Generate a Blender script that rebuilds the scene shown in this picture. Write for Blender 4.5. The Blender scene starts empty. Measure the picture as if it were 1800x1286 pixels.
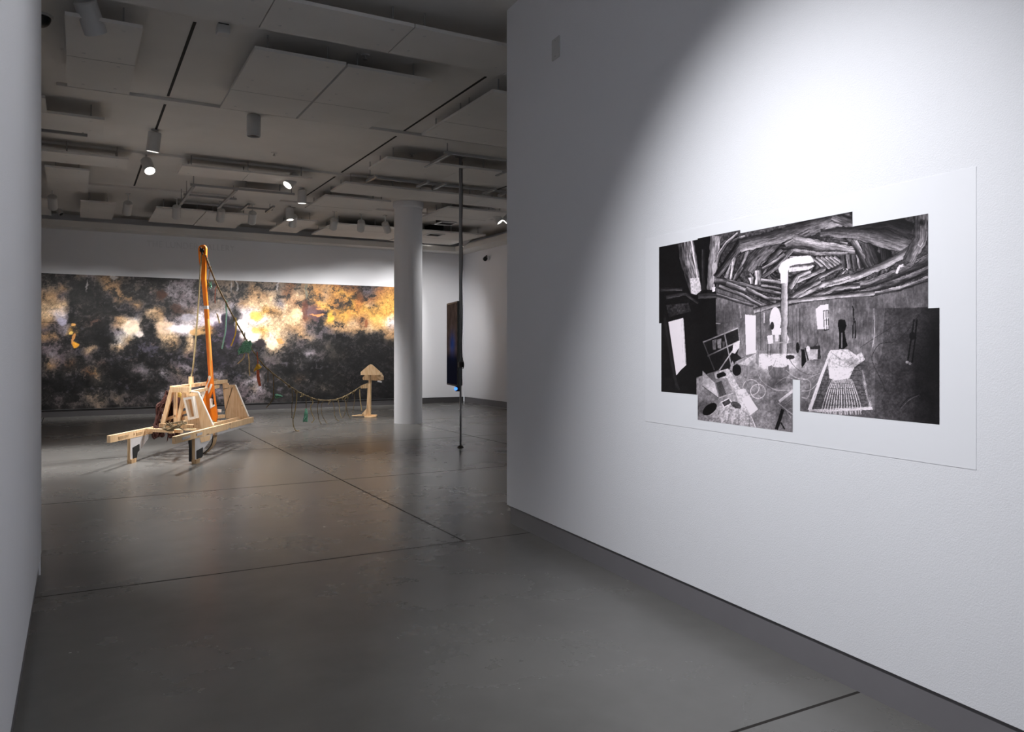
import bpy, bmesh, math, random
import numpy as np
from mathutils import Vector, Matrix

# ------------------------------------------------------------------ camera, world, exposure
FL, HY, CX, EYE = 1383.0, 611.0, 900.0, 1.5          # focal length / horizon row / centre column of the 1800x1286 photo, eye height
YAW = math.radians(28.95)
SN, CS = math.sin(YAW), math.cos(YAW)
scn = bpy.context.scene
cam_d = bpy.data.cameras.new('camera')
cam = bpy.data.objects.new('camera', cam_d)
scn.collection.objects.link(cam)
cam.location = (0, 0, EYE)
cam.rotation_euler = (math.pi / 2, 0, -YAW)
cam_d.sensor_width = 36.0
cam_d.lens = 36.0 * FL / 1800.0
cam_d.shift_y = -(643.0 - HY) / 1800.0
cam_d.clip_start = 0.02
cam_d.clip_end = 200
scn.camera = cam
w = bpy.data.worlds.new('museum_ambient'); scn.world = w; w.use_nodes = True
w.node_tree.nodes['Background'].inputs[0].default_value = (0.92, 0.96, 1.0, 1)
w.node_tree.nodes['Background'].inputs[1].default_value = 0.9
scn.view_settings.view_transform = 'Standard'
scn.view_settings.look = 'None'
scn.view_settings.exposure = 0.0
scn.view_settings.gamma = 1.0
scn.view_settings.use_curve_mapping = False
scn.cycles.max_bounces = 10
scn.cycles.diffuse_bounces = 6
scn.cycles.use_denoising = True
C = scn.collection
rnd = random.Random(7)

# light power of each family of lamps (watts)
E_PRINT, E_MURAL, E_SCULPT, E_HALL = 710.0, 390.0, 1050.0, 540.0
WARM = (1.0, 0.975, 0.95)
COOL = (0.97, 0.98, 1.0)

# ------------------------------------------------------------------ helpers
def W(c, d, z):                      # camera-frame metres (right, forward) -> world
    return Vector((CS * c + SN * d, -SN * c + CS * d, z))
def at(px, py, d):                   # a measured point at depth d
    return W((px - CX) / FL * d, d, EYE - (py - HY) / FL * d)
def onz(px, py, z):
    d = FL * (EYE - z) / (py - HY)
    return W((px - CX) / FL * d, d, z)
def onY(px, py, Y):
    k = (px - CX) / FL
    d = Y / (-SN * k + CS)
    return at(px, py, d)
RIGHT = Vector((CS, -SN, 0)); FWD = Vector((SN, CS, 0)); UP = Vector((0, 0, 1))

def tag(o, label=None, cat=None, group=None, kind=None):
    if label: o['label'] = label
    if cat: o['category'] = cat
    if group: o['group'] = group
    if kind: o['kind'] = kind
    return o
def thing(name, loc, label, cat, group=None):
    o = bpy.data.objects.new(name, None); C.objects.link(o)
    o.location = loc; o.empty_display_size = 0.1
    bpy.context.view_layer.update()
    return tag(o, label, cat, group)
def obj(name, bm, m, parent=None, smooth=False):
    bmesh.ops.recalc_face_normals(bm, faces=bm.faces[:])
    me = bpy.data.meshes.new(name); bm.to_mesh(me); bm.free()
    ms = m if isinstance(m, (list, tuple)) else [m]
    for x in ms: me.materials.append(x)
    if smooth:
        for p in me.polygons: p.use_smooth = True
    o = bpy.data.objects.new(name, me); C.objects.link(o)
    if parent is not None:
        o.parent = parent
        rt = parent
        off = Vector((0, 0, 0))
        while rt is not None:
            off += rt.location; rt = rt.parent
        me.transform(Matrix.Translation(-off))      # geometry is given in world metres
    return o
def centred(o):                       # put a one-mesh thing's origin at its base
    me = o.data
    co = [v.co for v in me.vertices]
    c = Vector(((min(v.x for v in co) + max(v.x for v in co)) / 2, (min(v.y for v in co) + max(v.y for v in co)) / 2, min(v.z for v in co)))
    me.transform(Matrix.Translation(-c)); o.location = c
    return o
def B(): return bmesh.new()
def box(bm, lo, hi):
    vs = [bm.verts.new((x, y, z)) for x in (lo[0], hi[0]) for y in (lo[1], hi[1]) for z in (lo[2], hi[2])]
    for f in ((0, 1, 3, 2), (4, 6, 7, 5), (0, 4, 5, 1), (2, 3, 7, 6), (0, 2, 6, 4), (1, 5, 7, 3)):
        bm.faces.new([vs[i] for i in f])
    return bm
def prism(bm, pts, vec, holes=()):
    vec = Vector(vec)
    loops = [[Vector(p) for p in pts]] + [[Vector(p) for p in h] for h in holes]
    if not holes:
        a = [bm.verts.new(p) for p in loops[0]]; b = [bm.verts.new(p + vec) for p in loops[0]]
        bm.faces.new(a); bm.faces.new(b[::-1])
        n = len(a)
        for i in range(n): bm.faces.new((a[i], b[i], b[(i + 1) % n], a[(i + 1) % n]))
        return bm
    sides = []
    for off in (Vector((0, 0, 0)), vec):
        ed = []; row = []
        for lp in loops:
            vs = [bm.verts.new(p + off) for p in lp]; row.append(vs)
            for i in range(len(vs)): ed.append(bm.edges.new((vs[i], vs[(i + 1) % len(vs)])))
        bmesh.ops.triangle_fill(bm, use_beauty=True, edges=ed)
        sides.append(row)
    for ra, rb in zip(*sides):
        n = len(ra)
        for i in range(n): bm.faces.new((ra[i], rb[i], rb[(i + 1) % n], ra[(i + 1) % n]))
    return bm
def bar(bm, p, q, wd, ht, side=None):
    p = Vector(p); q = Vector(q); t = (q - p).normalized()
    s = Vector(side) if side is not None else (t.cross(UP) if abs(t.z) < 0.95 else RIGHT.copy())
    s = (s - t * s.dot(t)).normalized(); u = s.cross(t).normalized()
    a = [p + s * (i * wd / 2) + u * (j * ht / 2) for i, j in ((-1, -1), (1, -1), (1, 1), (-1, 1))]
    return prism(bm, a, q - p)
def tube(bm, pts, r, seg=6, r2=None):
    pts = [Vector(p) for p in pts]; n = len(pts); rings = []
    prev = None
    for i, p in enumerate(pts):
        t = (pts[min(i + 1, n - 1)] - pts[max(i - 1, 0)]).normalized()
        if prev is None:
            a = t.cross(UP if abs(t.z) < 0.9 else Vector((1, 0, 0))).normalized()
        else:
            a = (prev - t * prev.dot(t)).normalized()
        prev = a; b = t.cross(a)
        rr = r if r2 is None else r + (r2 - r) * i / (n - 1)
        rings.append([bm.verts.new(p + (a * math.cos(k * 2 * math.pi / seg) + b * math.sin(k * 2 * math.pi / seg)) * rr) for k in range(seg)])
    for i in range(n - 1):
        for k in range(seg):
            bm.faces.new((rings[i][k], rings[i][(k + 1) % seg], rings[i + 1][(k + 1) % seg], rings[i + 1][k]))
    bm.faces.new(rings[0][::-1]); bm.faces.new(rings[-1])
    return bm
def smoothline(pts, n=6):             # Catmull-Rom through the points
    P = [Vector(p) for p in pts]; P = [P[0] * 2 - P[1]] + P + [P[-1] * 2 - P[-2]]
    out = []
    for i in range(1, len(P) - 2):
        for k in range(n):
            t = k / n
            out.append(0.5 * ((2 * P[i]) + (P[i + 1] - P[i - 1]) * t + (2 * P[i - 1] - 5 * P[i] + 4 * P[i + 1] - P[i + 2]) * t * t + (3 * P[i] - P[i - 1] - 3 * P[i + 1] + P[i + 2]) * t ** 3))
    out.append(P[-2]); return out
def lathe(bm, prof, org, axis, seg=28):   # profile (radius, height along axis)
    axis = Vector(axis).normalized()
    a = axis.cross(Vector((0, 1, 0)) if abs(axis.y) < 0.9 else Vector((1, 0, 0))).normalized(); b = axis.cross(a)
    rings = []
    for r, h in prof:
        c = Vector(org) + axis * h
        if r < 1e-6: rings.append([bm.verts.new(c)])
        else: rings.append([bm.verts.new(c + (a * math.cos(k * 2 * math.pi / seg) + b * math.sin(k * 2 * math.pi / seg)) * r) for k in range(seg)])
    for i in range(len(rings) - 1):
        p, q = rings[i], rings[i + 1]
        for k in range(seg):
            k2 = (k + 1) % seg
            if len(p) == 1 and len(q) == 1: continue
            if len(p) == 1: bm.faces.new((p[0], q[k2], q[k]))
            elif len(q) == 1: bm.faces.new((p[k], p[k2], q[0]))
            else: bm.faces.new((p[k], p[k2], q[k2], q[k]))
    return bm
def bevel(o, wd, seg=2):
    m = o.modifiers.new('bevel', 'BEVEL'); m.width = wd; m.segments = seg; m.limit_method = 'ANGLE'
    return o

# ------------------------------------------------------------------ materials
def lin(r, g, b): return tuple(((v / 255) / 12.92 if v / 255 <= 0.04045 else (((v / 255) + 0.055) / 1.055) ** 2.4) for v in (r, g, b)) + (1,)
def newmat(name):
    m = bpy.data.materials.new(name); m.use_nodes = True
    nt = m.node_tree; return m, nt, nt.nodes['Principled BSDF']
def node(nt, t, **kw):
    n = nt.nodes.new(t)
    for k, v in kw.items(): setattr(n, k, v)
    return n
def plain(name, rgb, rough=0.6, metal=0.0, bump=0.0, bscale=60.0, var=0.06, vscale=4.0, emis=None, estr=0):
    m, nt, b = newmat(name)
    col = lin(*rgb)
    tc = node(nt, 'ShaderNodeTexCoord')
    nz = node(nt, 'ShaderNodeTexNoise'); nz.inputs['Scale'].default_value = vscale; nz.inputs['Detail'].default_value = 5
    nt.links.new(tc.outputs['Object'], nz.inputs['Vector'])
    rp = node(nt, 'ShaderNodeValToRGB')
    rp.color_ramp.elements[0].position = 0.3; rp.color_ramp.elements[1].position = 0.7
    rp.color_ramp.elements[0].color = tuple(c * (1 - var) for c in col[:3]) + (1,)
    rp.color_ramp.elements[1].color = tuple(min(1, c * (1 + var)) for c in col[:3]) + (1,)
    nt.links.new(nz.outputs['Fac'], rp.inputs['Fac']); nt.links.new(rp.outputs['Color'], b.inputs['Base Color'])
    b.inputs['Roughness'].default_value = rough; b.inputs['Metallic'].default_value = metal
    if bump:
        n2 = node(nt, 'ShaderNodeTexNoise'); n2.inputs['Scale'].default_value = bscale; n2.inputs['Detail'].default_value = 3
        bp = node(nt, 'ShaderNodeBump'); bp.inputs['Strength'].default_value = bump; bp.inputs['Distance'].default_value = 0.004
        nt.links.new(tc.outputs['Object'], n2.inputs['Vector']); nt.links.new(n2.outputs['Fac'], bp.inputs['Height'])
        nt.links.new(bp.outputs['Normal'], b.inputs['Normal'])
    if emis:
        b.inputs['Emission Color'].default_value = lin(*emis); b.inputs['Emission Strength'].default_value = estr
    return m
M = {}
M['wall'] = plain('wall_paint', (222, 223, 228), 0.75, bump=0.35, bscale=170, var=0.012, vscale=1.2)
M['base'] = plain('baseboard_paint', (112, 110, 114), 0.45, var=0.03)
M['ceil'] = plain('ceiling_concrete', (208, 206, 203), 0.85, bump=0.3, bscale=30, var=0.07, vscale=0.9)
M['lampbody'] = plain('lamp_enamel', (190, 190, 190), 0.4, var=0.01)
M['dark'] = plain('dark_recess', (18, 18, 19), 0.8)
M['steel'] = plain('strut_steel', (150, 150, 150), 0.45, 0.4, var=0.05)
M['tube'] = plain('pole_steel', (150, 150, 154), 0.4, 0.25, var=0.03)
M['black'] = plain('black_plastic', (12, 12, 13), 0.4)
M['lens'] = plain('lamp_lens', (255, 255, 255), 0.4, emis=(255, 246, 235), estr=9)
M['vinyl'] = plain('white_vinyl', (226, 227, 232), 0.5, var=0.006)
M['orange'] = plain('orange_paint', (242, 128, 20), 0.45, var=0.06, vscale=9)
M['gesso'] = plain('white_primer', (205, 203, 206), 0.7, var=0.06, vscale=14)
M['white_and_lit'] = plain('white_paint_lit_edge', (246, 240, 232), 0.4, var=0.02)  # white parts, and board edges coloured bright to look lit
M['pad'] = plain('black_rubber', (20, 22, 24), 0.7)
M['rope'] = plain('manila_rope', (170, 150, 110), 0.9, bump=0.6, bscale=240, var=0.25, vscale=60)
M['ropedark'] = plain('weathered_rope', (116, 100, 74), 0.9, bump=0.6, bscale=240, var=0.3, vscale=40)
M['maroon'] = plain('maroon_cord', (66, 28, 19), 0.8, var=0.5, vscale=50)
M['green'] = plain('green_net', (104, 158, 134), 0.85, var=0.4, vscale=60)
M['aqua'] = plain('aqua_cord', (140, 190, 176), 0.8, var=0.15, vscale=60)
M['yellow'] = plain('yellow_cord', (205, 165, 50), 0.8, var=0.2, vscale=60)
M['rust'] = plain('rust_cord', (160, 80, 55), 0.8, var=0.3, vscale=60)
M['straw'] = plain('straw_bundle', (228, 205, 120), 0.8, var=0.2, vscale=80)
M['letter'] = plain('wall_letter_paint', (210, 211, 216), 0.6, var=0.01)

def wood(name, c1, c2, knots=True):
    m, nt, b = newmat(name)
    tc = node(nt, 'ShaderNodeTexCoord')
    mp = node(nt, 'ShaderNodeMapping'); mp.inputs['Scale'].default_value = (22, 22, 2.2)
    nz = node(nt, 'ShaderNodeTexNoise'); nz.inputs['Scale'].default_value = 2.2; nz.inputs['Detail'].default_value = 6; nz.inputs['Distortion'].default_value = 0.5
    nt.links.new(tc.outputs['Object'], mp.inputs['Vector']); nt.links.new(mp.outputs['Vector'], nz.inputs['Vector'])
    rp = node(nt, 'ShaderNodeValToRGB')
    rp.color_ramp.elements[0].position = 0.32; rp.color_ramp.elements[0].color = lin(*c2)
    rp.color_ramp.elements[1].position = 0.62; rp.color_ramp.elements[1].color = lin(*c1)
    nt.links.new(nz.outputs['Fac'], rp.inputs['Fac'])
    vo = node(nt, 'ShaderNodeTexVoronoi'); vo.inputs['Scale'].default_value = 5.5
    nt.links.new(tc.outputs['Object'], vo.inputs['Vector'])
    kr = node(nt, 'ShaderNodeValToRGB')
    kr.color_ramp.elements[0].position = 0.05; kr.color_ramp.elements[0].color = (1, 1, 1, 1)
    kr.color_ramp.elements[1].position = 0.12; kr.color_ramp.elements[1].color = (0, 0, 0, 1)
    nt.links.new(vo.outputs['Distance'], kr.inputs['Fac'])
    mx = node(nt, 'ShaderNodeMixRGB'); mx.inputs['Color2'].default_value = lin(120, 72, 36)
    nt.links.new(kr.outputs['Color'], mx.inputs['Fac']); nt.links.new(rp.outputs['Color'], mx.inputs['Color1'])
    nt.links.new(mx.outputs['Color'], b.inputs['Base Color'])
    b.inputs['Roughness'].default_value = 0.55
    return m
M['pine'] = wood('pine_board', (246, 213, 172), (226, 184, 134))
M['pine2'] = wood('weathered_pine', (206, 176, 136), (160, 122, 84))

def floor_mat():
    m, nt, b = newmat('polished_concrete')
    L = nt.links.new
    tc = node(nt, 'ShaderNodeTexCoord')
    n1 = node(nt, 'ShaderNodeTexNoise'); n1.inputs['Scale'].default_value = 0.7; n1.inputs['Detail'].default_value = 8; n1.inputs['Roughness'].default_value = 0.62
    n2 = node(nt, 'ShaderNodeTexNoise'); n2.inputs['Scale'].default_value = 3.2; n2.inputs['Detail'].default_value = 9; n2.inputs['Roughness'].default_value = 0.52; n2.inputs['Distortion'].default_value = 0.35
    L(tc.outputs['Object'], n1.inputs['Vector']); L(tc.outputs['Object'], n2.inputs['Vector'])
    r1 = node(nt, 'ShaderNodeValToRGB')
    r1.color_ramp.elements[0].position = 0.15; r1.color_ramp.elements[0].color = lin(86, 85, 83)
    r1.color_ramp.elements[1].position = 0.85; r1.color_ramp.elements[1].color = lin(111, 110, 108)
    L(n1.outputs['Fac'], r1.inputs['Fac'])
    r2 = node(nt, 'ShaderNodeValToRGB')
    r2.color_ramp.elements[0].position = 0.15; r2.color_ramp.elements[0].color = (0.91, 0.91, 0.91, 1)
    r2.color_ramp.elements[1].position = 0.88; r2.color_ramp.elements[1].color = (1.06, 1.06, 1.06, 1)
    L(n2.outputs['Fac'], r2.inputs['Fac'])
    mul = node(nt, 'ShaderNodeMixRGB', blend_type='MULTIPLY'); mul.inputs['Fac'].default_value = 0.85
    L(r1.outputs['Color'], mul.inputs['Color1']); L(r2.outputs['Color'], mul.inputs['Color2'])
    # saw-cut joints on a 3.25 m grid (x = 2.63 + n*3.25, y = 2.27 + n*3.25)
    sp = node(nt, 'ShaderNodeSeparateXYZ'); L(tc.outputs['Object'], sp.inputs[0])
    last = None
    for ax, off in (('X', 2.63), ('Y', 2.27)):
        s = node(nt, 'ShaderNodeMath', operation='ADD'); s.inputs[1].default_value = -off + 3.25 * 20 + 1.625
        md = node(nt, 'ShaderNodeMath', operation='MODULO'); md.inputs[1].default_value = 3.25
        c = node(nt, 'ShaderNodeMath', operation='SUBTRACT'); c.inputs[1].default_value = 1.625
        ab = node(nt, 'ShaderNodeMath', operation='ABSOLUTE')
        lt = node(nt, 'ShaderNodeMath', operation='LESS_THAN'); lt.inputs[1].default_value = 0.0085
        L(sp.outputs[ax], s.inputs[0]); L(s.outputs[0], md.inputs[0]); L(md.outputs[0], c.inputs[0]); L(c.outputs[0], ab.inputs[0]); L(ab.outputs[0], lt.inputs[0])
        if ax == 'X':        # these joints stop at the cross joint y = 5.52
            gt = node(nt, 'ShaderNodeMath', operation='GREATER_THAN'); gt.inputs[1].default_value = 5.52; L(sp.outputs['Y'], gt.inputs[0])
            mm = node(nt, 'ShaderNodeMath', operation='MULTIPLY'); L(gt.outputs[0], mm.inputs[0]); L(lt.outputs[0], mm.inputs[1]); lt = mm
        if last is None: last = lt
        else:
            mxx = node(nt, 'ShaderNodeMath', operation='MAXIMUM'); L(last.outputs[0], mxx.inputs[0]); L(lt.outputs[0], mxx.inputs[1]); last = mxx
    # a few dark spots and stains of the slab itself
    vo = node(nt, 'ShaderNodeTexVoronoi'); vo.inputs['Scale'].default_value = 1.5
    L(tc.outputs['Object'], vo.inputs['Vector'])
    vr = node(nt, 'ShaderNodeValToRGB')
    vr.color_ramp.elements[0].position = 0.016; vr.color_ramp.elements[0].color = (0.55, 0.55, 0.55, 1)
    vr.color_ramp.elements[1].position = 0.026; vr.color_ramp.elements[1].color = (1, 1, 1, 1)
    L(vo.outputs['Distance'], vr.inputs['Fac'])
    m2 = node(nt, 'ShaderNodeMixRGB', blend_type='MULTIPLY'); m2.inputs['Fac'].default_value = 1
    L(mul.outputs['Color'], m2.inputs['Color1']); L(vr.outputs['Color'], m2.inputs['Color2'])
    mj = node(nt, 'ShaderNodeMixRGB'); mj.inputs['Color2'].default_value = lin(52, 50, 49)
    L(last.outputs[0], mj.inputs['Fac']); L(m2.outputs['Color'], mj.inputs['Color1'])
    L(mj.outputs['Color'], b.inputs['Base Color'])
    rr = node(nt, 'ShaderNodeMapRange'); rr.inputs['From Min'].default_value = 0.3; rr.inputs['From Max'].default_value = 0.7
    rr.inputs['To Min'].default_value = 0.255; rr.inputs['To Max'].default_value = 0.285
    L(n1.outputs['Fac'], rr.inputs['Value'])
    jr = node(nt, 'ShaderNodeMath', operation='MAXIMUM'); L(rr.outputs['Result'], jr.inputs[0]); L(last.outputs[0], jr.inputs[1]); L(jr.outputs[0], b.inputs['Roughness'])
    js = node(nt, 'ShaderNodeMath', operation='MULTIPLY_ADD'); js.inputs[1].default_value = -0.34; js.inputs[2].default_value = 0.34; L(last.outputs[0], js.inputs[0]); L(js.outputs[0], b.inputs['Specular IOR Level'])
    n3 = node(nt, 'ShaderNodeTexNoise'); n3.inputs['Scale'].default_value = 3.0; n3.inputs['Detail'].default_value = 4
    L(tc.outputs['Object'], n3.inputs['Vector'])
    bp = node(nt, 'ShaderNodeBump'); bp.inputs['Strength'].default_value = 0.05; bp.inputs['Distance'].default_value = 0.02
    L(n3.outputs['Fac'], bp.inputs['Height']); L(bp.outputs['Normal'], b.inputs['Normal'])
    return m
M['floor'] = floor_mat()

def vcol_mat(name, rough, emit=0.0, spec=0.3):
    m, nt, b = newmat(name)
    at_ = node(nt, 'ShaderNodeAttribute'); at_.attribute_name = 'print'
    if emit:
        b.inputs['Base Color'].default_value = (0.01, 0.01, 0.012, 1)
        nt.links.new(at_.outputs['Color'], b.inputs['Emission Color']); b.inputs['Emission Strength'].default_value = emit
    else:
        nt.links.new(at_.outputs['Color'], b.inputs['Base Color'])
    b.inputs['Roughness'].default_value = rough; b.inputs['Specular IOR Level'].default_value = spec
    return m

def grid_mesh(name, patches, mat, parent):
    """patches: list of (P[ny,nx,3] world points, RGB[ny,nx,3] linear colours) joined in one flat printed mesh"""
    V, Cc, F = [], [], []
    base = 0
    for P, col in patches:
        ny, nx = P.shape[:2]
        V.append(P.reshape(-1, 3)); Cc.append(col.reshape(-1, 3))
        i = (np.arange(ny - 1)[:, None] * nx + np.arange(nx - 1)[None, :]).reshape(-1) + base
        F.append(np.stack([i, i + 1, i + nx + 1, i + nx], 1)); base += nx * ny
    V = np.concatenate(V); Cc = np.concatenate(Cc); F = np.concatenate(F)
    me = bpy.data.meshes.new(name)
    me.vertices.add(len(V)); me.loops.add(F.size); me.polygons.add(len(F))
    me.vertices.foreach_set('co', V.astype(np.float32).ravel())
    me.loops.foreach_set('vertex_index', F.astype(np.int32).ravel())
    me.polygons.foreach_set('loop_start', (np.arange(len(F)) * 4).astype(np.int32))
    me.update(calc_edges=True)
    a = me.color_attributes.new('print', 'FLOAT_COLOR', 'POINT')
    a.data.foreach_set('color', np.concatenate([np.clip(Cc, 0, 1), np.ones((len(Cc), 1))], 1).astype(np.float32).ravel())
    me.materials.append(mat)
    o = bpy.data.objects.new(name, me); C.objects.link(o)
    o.parent = parent
    me.transform(Matrix.Translation(-parent.location))
    return o

# ------------------------------------------------------------------ room shell
YB = 19.65; ZC = 4.4; XR = 9.35
def struct(name, bm, m): return tag(obj(name, bm, m), kind='structure')
struct('floor', box(B(), (-9, -7, -0.2), (XR + 0.3, YB + 0.3, 0)), M['floor'])
struct('ceiling', box(B(), (-9, -7, ZC), (XR + 0.3, YB + 0.3, ZC + 0.25)), M['ceil'])
struct('wall_back', box(B(), (-3.0, YB, 0.155), (XR + 0.3, YB + 0.3, ZC)), M['wall'])
struct('baseboard_back', box(B(), (-3.0, YB + 0.012, 0), (XR, YB + 0.28, 0.15)), plain('baseboard_shaded', (66, 64, 66), 0.5, var=0.03))  # baseboard paint darkened here to stand in for weaker light at the back
struct('wall_far_right', box(B(), (XR, -7, 0.155), (XR + 0.3, YB, ZC)), M['wall'])
struct('baseboard_far_right', box(B(), (XR + 0.012, -7, 0), (XR + 0.28, YB, 0.15)), M['base'])
# near right partition, turned 4 degrees to the grid
WA = Vector((3.232, 5.857, 0)); WB = Vector((2.943, 1.885, 0)); WU = (WB - WA).normalized(); WN = Vector((WU.y, -WU.x, 0))
if WN.x > 0: WN = -WN
def wall_pt(u, z, out=0.0): return WA + WU * u + UP * z + WN * out
pts = [wall_pt(-0.089, 0.152), wall_pt(10.5, 0.152), wall_pt(10.5, 0.152, -0.35), wall_pt(-0.089, 0.152, -0.35)]
struct('wall_right', prism(B(), pts, (0, 0, ZC - 0.152)), M['wall'])
pts = [wall_pt(-0.045, 0, -0.014), wall_pt(10.5, 0, -0.014), wall_pt(10.5, 0, -0.33), wall_pt(-0.045, 0, -0.33)]
struct('baseboard_right', prism(B(), pts, (0, 0, 0.144)), M['base'])
# left wall: near leaf, angled middle leaf, projecting end, then the gallery's left side
def leaf(name, p, q, th, m, z0, z1):
    p = Vector(p); q = Vector(q); t = (q - p).normalized(); n = Vector((-t.y, t.x, 0))
    return struct(name, prism(B(), [p, q, q + n * th, p + n * th], (0, 0, z1)) if z0 == 0 else prism(B(), [p + UP * z0, q + UP * z0, q + n * th + UP * z0, p + n * th + UP * z0], (0, 0, z1 - z0)), m)
leaf('wall_left', (-0.20, -7, 0), (-0.205, 6.05, 0), 0.3, M['wall'], 0.152, ZC)
leaf('baseboard_left', (-0.216, -7, 0), (-0.22, 6.05, 0), 0.26, M['base'], 0, 0.144)
leaf('wall_left_angled', (-0.208, 6.052, 0), (-0.56, 14.3, 0), 0.3, M['wall'], 0.0, ZC)
struct('wall_left_return', box(B(), (-3.0, 14.32, 0), (-0.507, 14.65, ZC)), M['wall'])
struct('wall_left_end', box(B(), (-3.0, 14.66, 0), (-2.7, YB - 0.01, ZC)), M['wall'])
# dropped soffits along the back and the far right
struct('trim_1', box(B(), (-2.69, YB - 0.5, 4.07), (XR, YB - 0.001, 4.2)), M['ceil'])
struct('trim_2', box(B(), (XR - 0.5, 8.0, 4.07), (XR - 0.001, YB - 0.51, 4.2)), M['ceil'])
# shallow ribs of the slab between the bays
n = 3
for Y in (9.98, 12.86, 15.74):
    struct('trim_%d' % n, box(B(), (-0.19 if Y < 12 else -0.45, Y - 0.06, ZC - 0.035), (XR - 0.52, Y + 0.1, ZC)), M['ceil']); n += 1
# sawn dark slots in the slab
for X, y0, y1 in ((0.92, 7.5, 9.85), (0.92, 10.2, 11.55), (0.90, 13.2, 15.6), (3.83, 7.5, 9.9), (3.83, 10.2, 12.75), (3.83, 13.1, 15.6), (6.75, 10.2, 12.75)):
    struct('trim_%d' % n, box(B(), (X - 0.014, y0, ZC - 0.004), (X + 0.014, y1, ZC + 0.001)), M['dark']); n += 1

# round white column
colp = W((717.5 - CX) / FL * 15.75, 15.75, 0)
t = thing('column', colp, 'round white floor-to-ceiling column right of the dark mural', 'column')
obj('shaft', lathe(B(), [(0, 0), (0.28, 0), (0.28, 4.3), (0, 4.3)], colp, UP, 64), M['wall'], t, True).data.polygons[0].use_smooth = False
obj('collar', lathe(B(), [(0.282, 4.27), (0.30, 4.3), (0.305, 4.37), (0.305, ZC - 0.002), (0, ZC - 0.002)], colp, UP, 64), M['wall'], t)
for o in t.children:
    es = o.modifiers.new('e', 'EDGE_SPLIT'); es.split_angle = math.radians(35)

# ------------------------------------------------------------------ noise for the two prints
def vnoise(x, y, seed):
    xi = np.floor(x).astype(np.int64); yi = np.floor(y).astype(np.int64); fx = x - xi; fy = y - yi
    fx = fx * fx * (3 - 2 * fx); fy = fy * fy * (3 - 2 * fy)
    def h(a, b):
        n = (a * 374761393 + b * 668265263 + seed * 1442695041) & 0x7fffffff
        n = ((n ^ (n >> 13)) * 1274126177) & 0x7fffffff
        n = (n ^ (n >> 16)) & 0xffff
        return n / 65535.0
    return (h(xi, yi) * (1 - fx) + h(xi + 1, yi) * fx) * (1 - fy) + (h(xi, yi + 1) * (1 - fx) + h(xi + 1, yi + 1) * fx) * fy
def fbm(x, y, seed, octv=4, gain=0.55):
    s = 0; a = 1; t = 0
    for i in range(octv):
        s = s + a * vnoise(x * 2 ** i, y * 2 ** i, seed + i * 17); t += a; a *= gain
    return s / t
def tolin(c):
    c = np.clip(c, 0, 1); return np.where(c <= 0.04045, c / 12.92, ((c + 0.055) / 1.055) ** 2.4)
def project(P):                       # world points -> photo pixels, so the artworks can be described by measured positions
    c = CS * P[..., 0] - SN * P[..., 1]; d = SN * P[..., 0] + CS * P[..., 1]
    return CX + FL * c / d, HY + FL * (EYE - P[..., 2]) / d

# ------------------------------------------------------------------ the wide mural on the back wall
PAL = dict(k=(22, 20, 24), n=(36, 33, 44), d=(58, 51, 50), g=(126, 108, 94), G=(150, 140, 148), t=(180, 138, 96), T=(230, 190, 145),
           w=(228, 212, 218), W=(255, 244, 236), o=(228, 165, 70), O=(190, 128, 62), r=(140, 88, 54), p=(52, 40, 58), m=(98, 84, 90), b=(58, 36, 28))
ROWS = ["ddmkgGgtggGmddmmGmgggggggggrgttrrrrmmrO",
        "ggtdkkdttdgdgdGGGmmgggdtgggrgtOtOrrmmrO",
        "ttmddkkmttkdmbGmGmmggmgttTgrTtOtOoOrrOo",
        "TTTkddkkdntdkddGmmggGGtTTTGTrrooOrootoo",
        "TwwnddddknndTtkbgwGwGkwwoOTtTWppooOooOo",
        "tmGddbbdtTWgkTGGwwwwkpWwWTTTTrpottTrtTw",
        "mmGoddknGWWdkTwwWtOpkpWToTTttmkmttttTtt",
        "ttmndnkkWTnnnTTkTkppppWWTWTgtgmkkkdkddt",
        "mmmmnTnkTnnnngtkTnppppgkkTTdmkmgdkkdkkk",
        "mGmdkmdknnnknnknppkppppkdddkkGmdgdkkkkk",
        "dtmrdddbnkkkkkkmGdkppmddmmdkdkkkkkkkkkk",
        "dddddrtkkkmGkGdgmkpGkndbmdkkkkkkdkkkkkk",
        "knnnkkgdkkkdkkmmgmkmdmGGdmddrdkdddkkkkk",
        "dkkknkddkkkkmGmmGmnGmmmgGdddddd" + "gkkkkkkk",
        "dmdddggdgdmmdGGGmmkmmmmGmdmdkkkkkkkkkkk",
        "kdddddgkdkddmmdddkkddmmdddkkkkkkkkkkkkk"]
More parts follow.
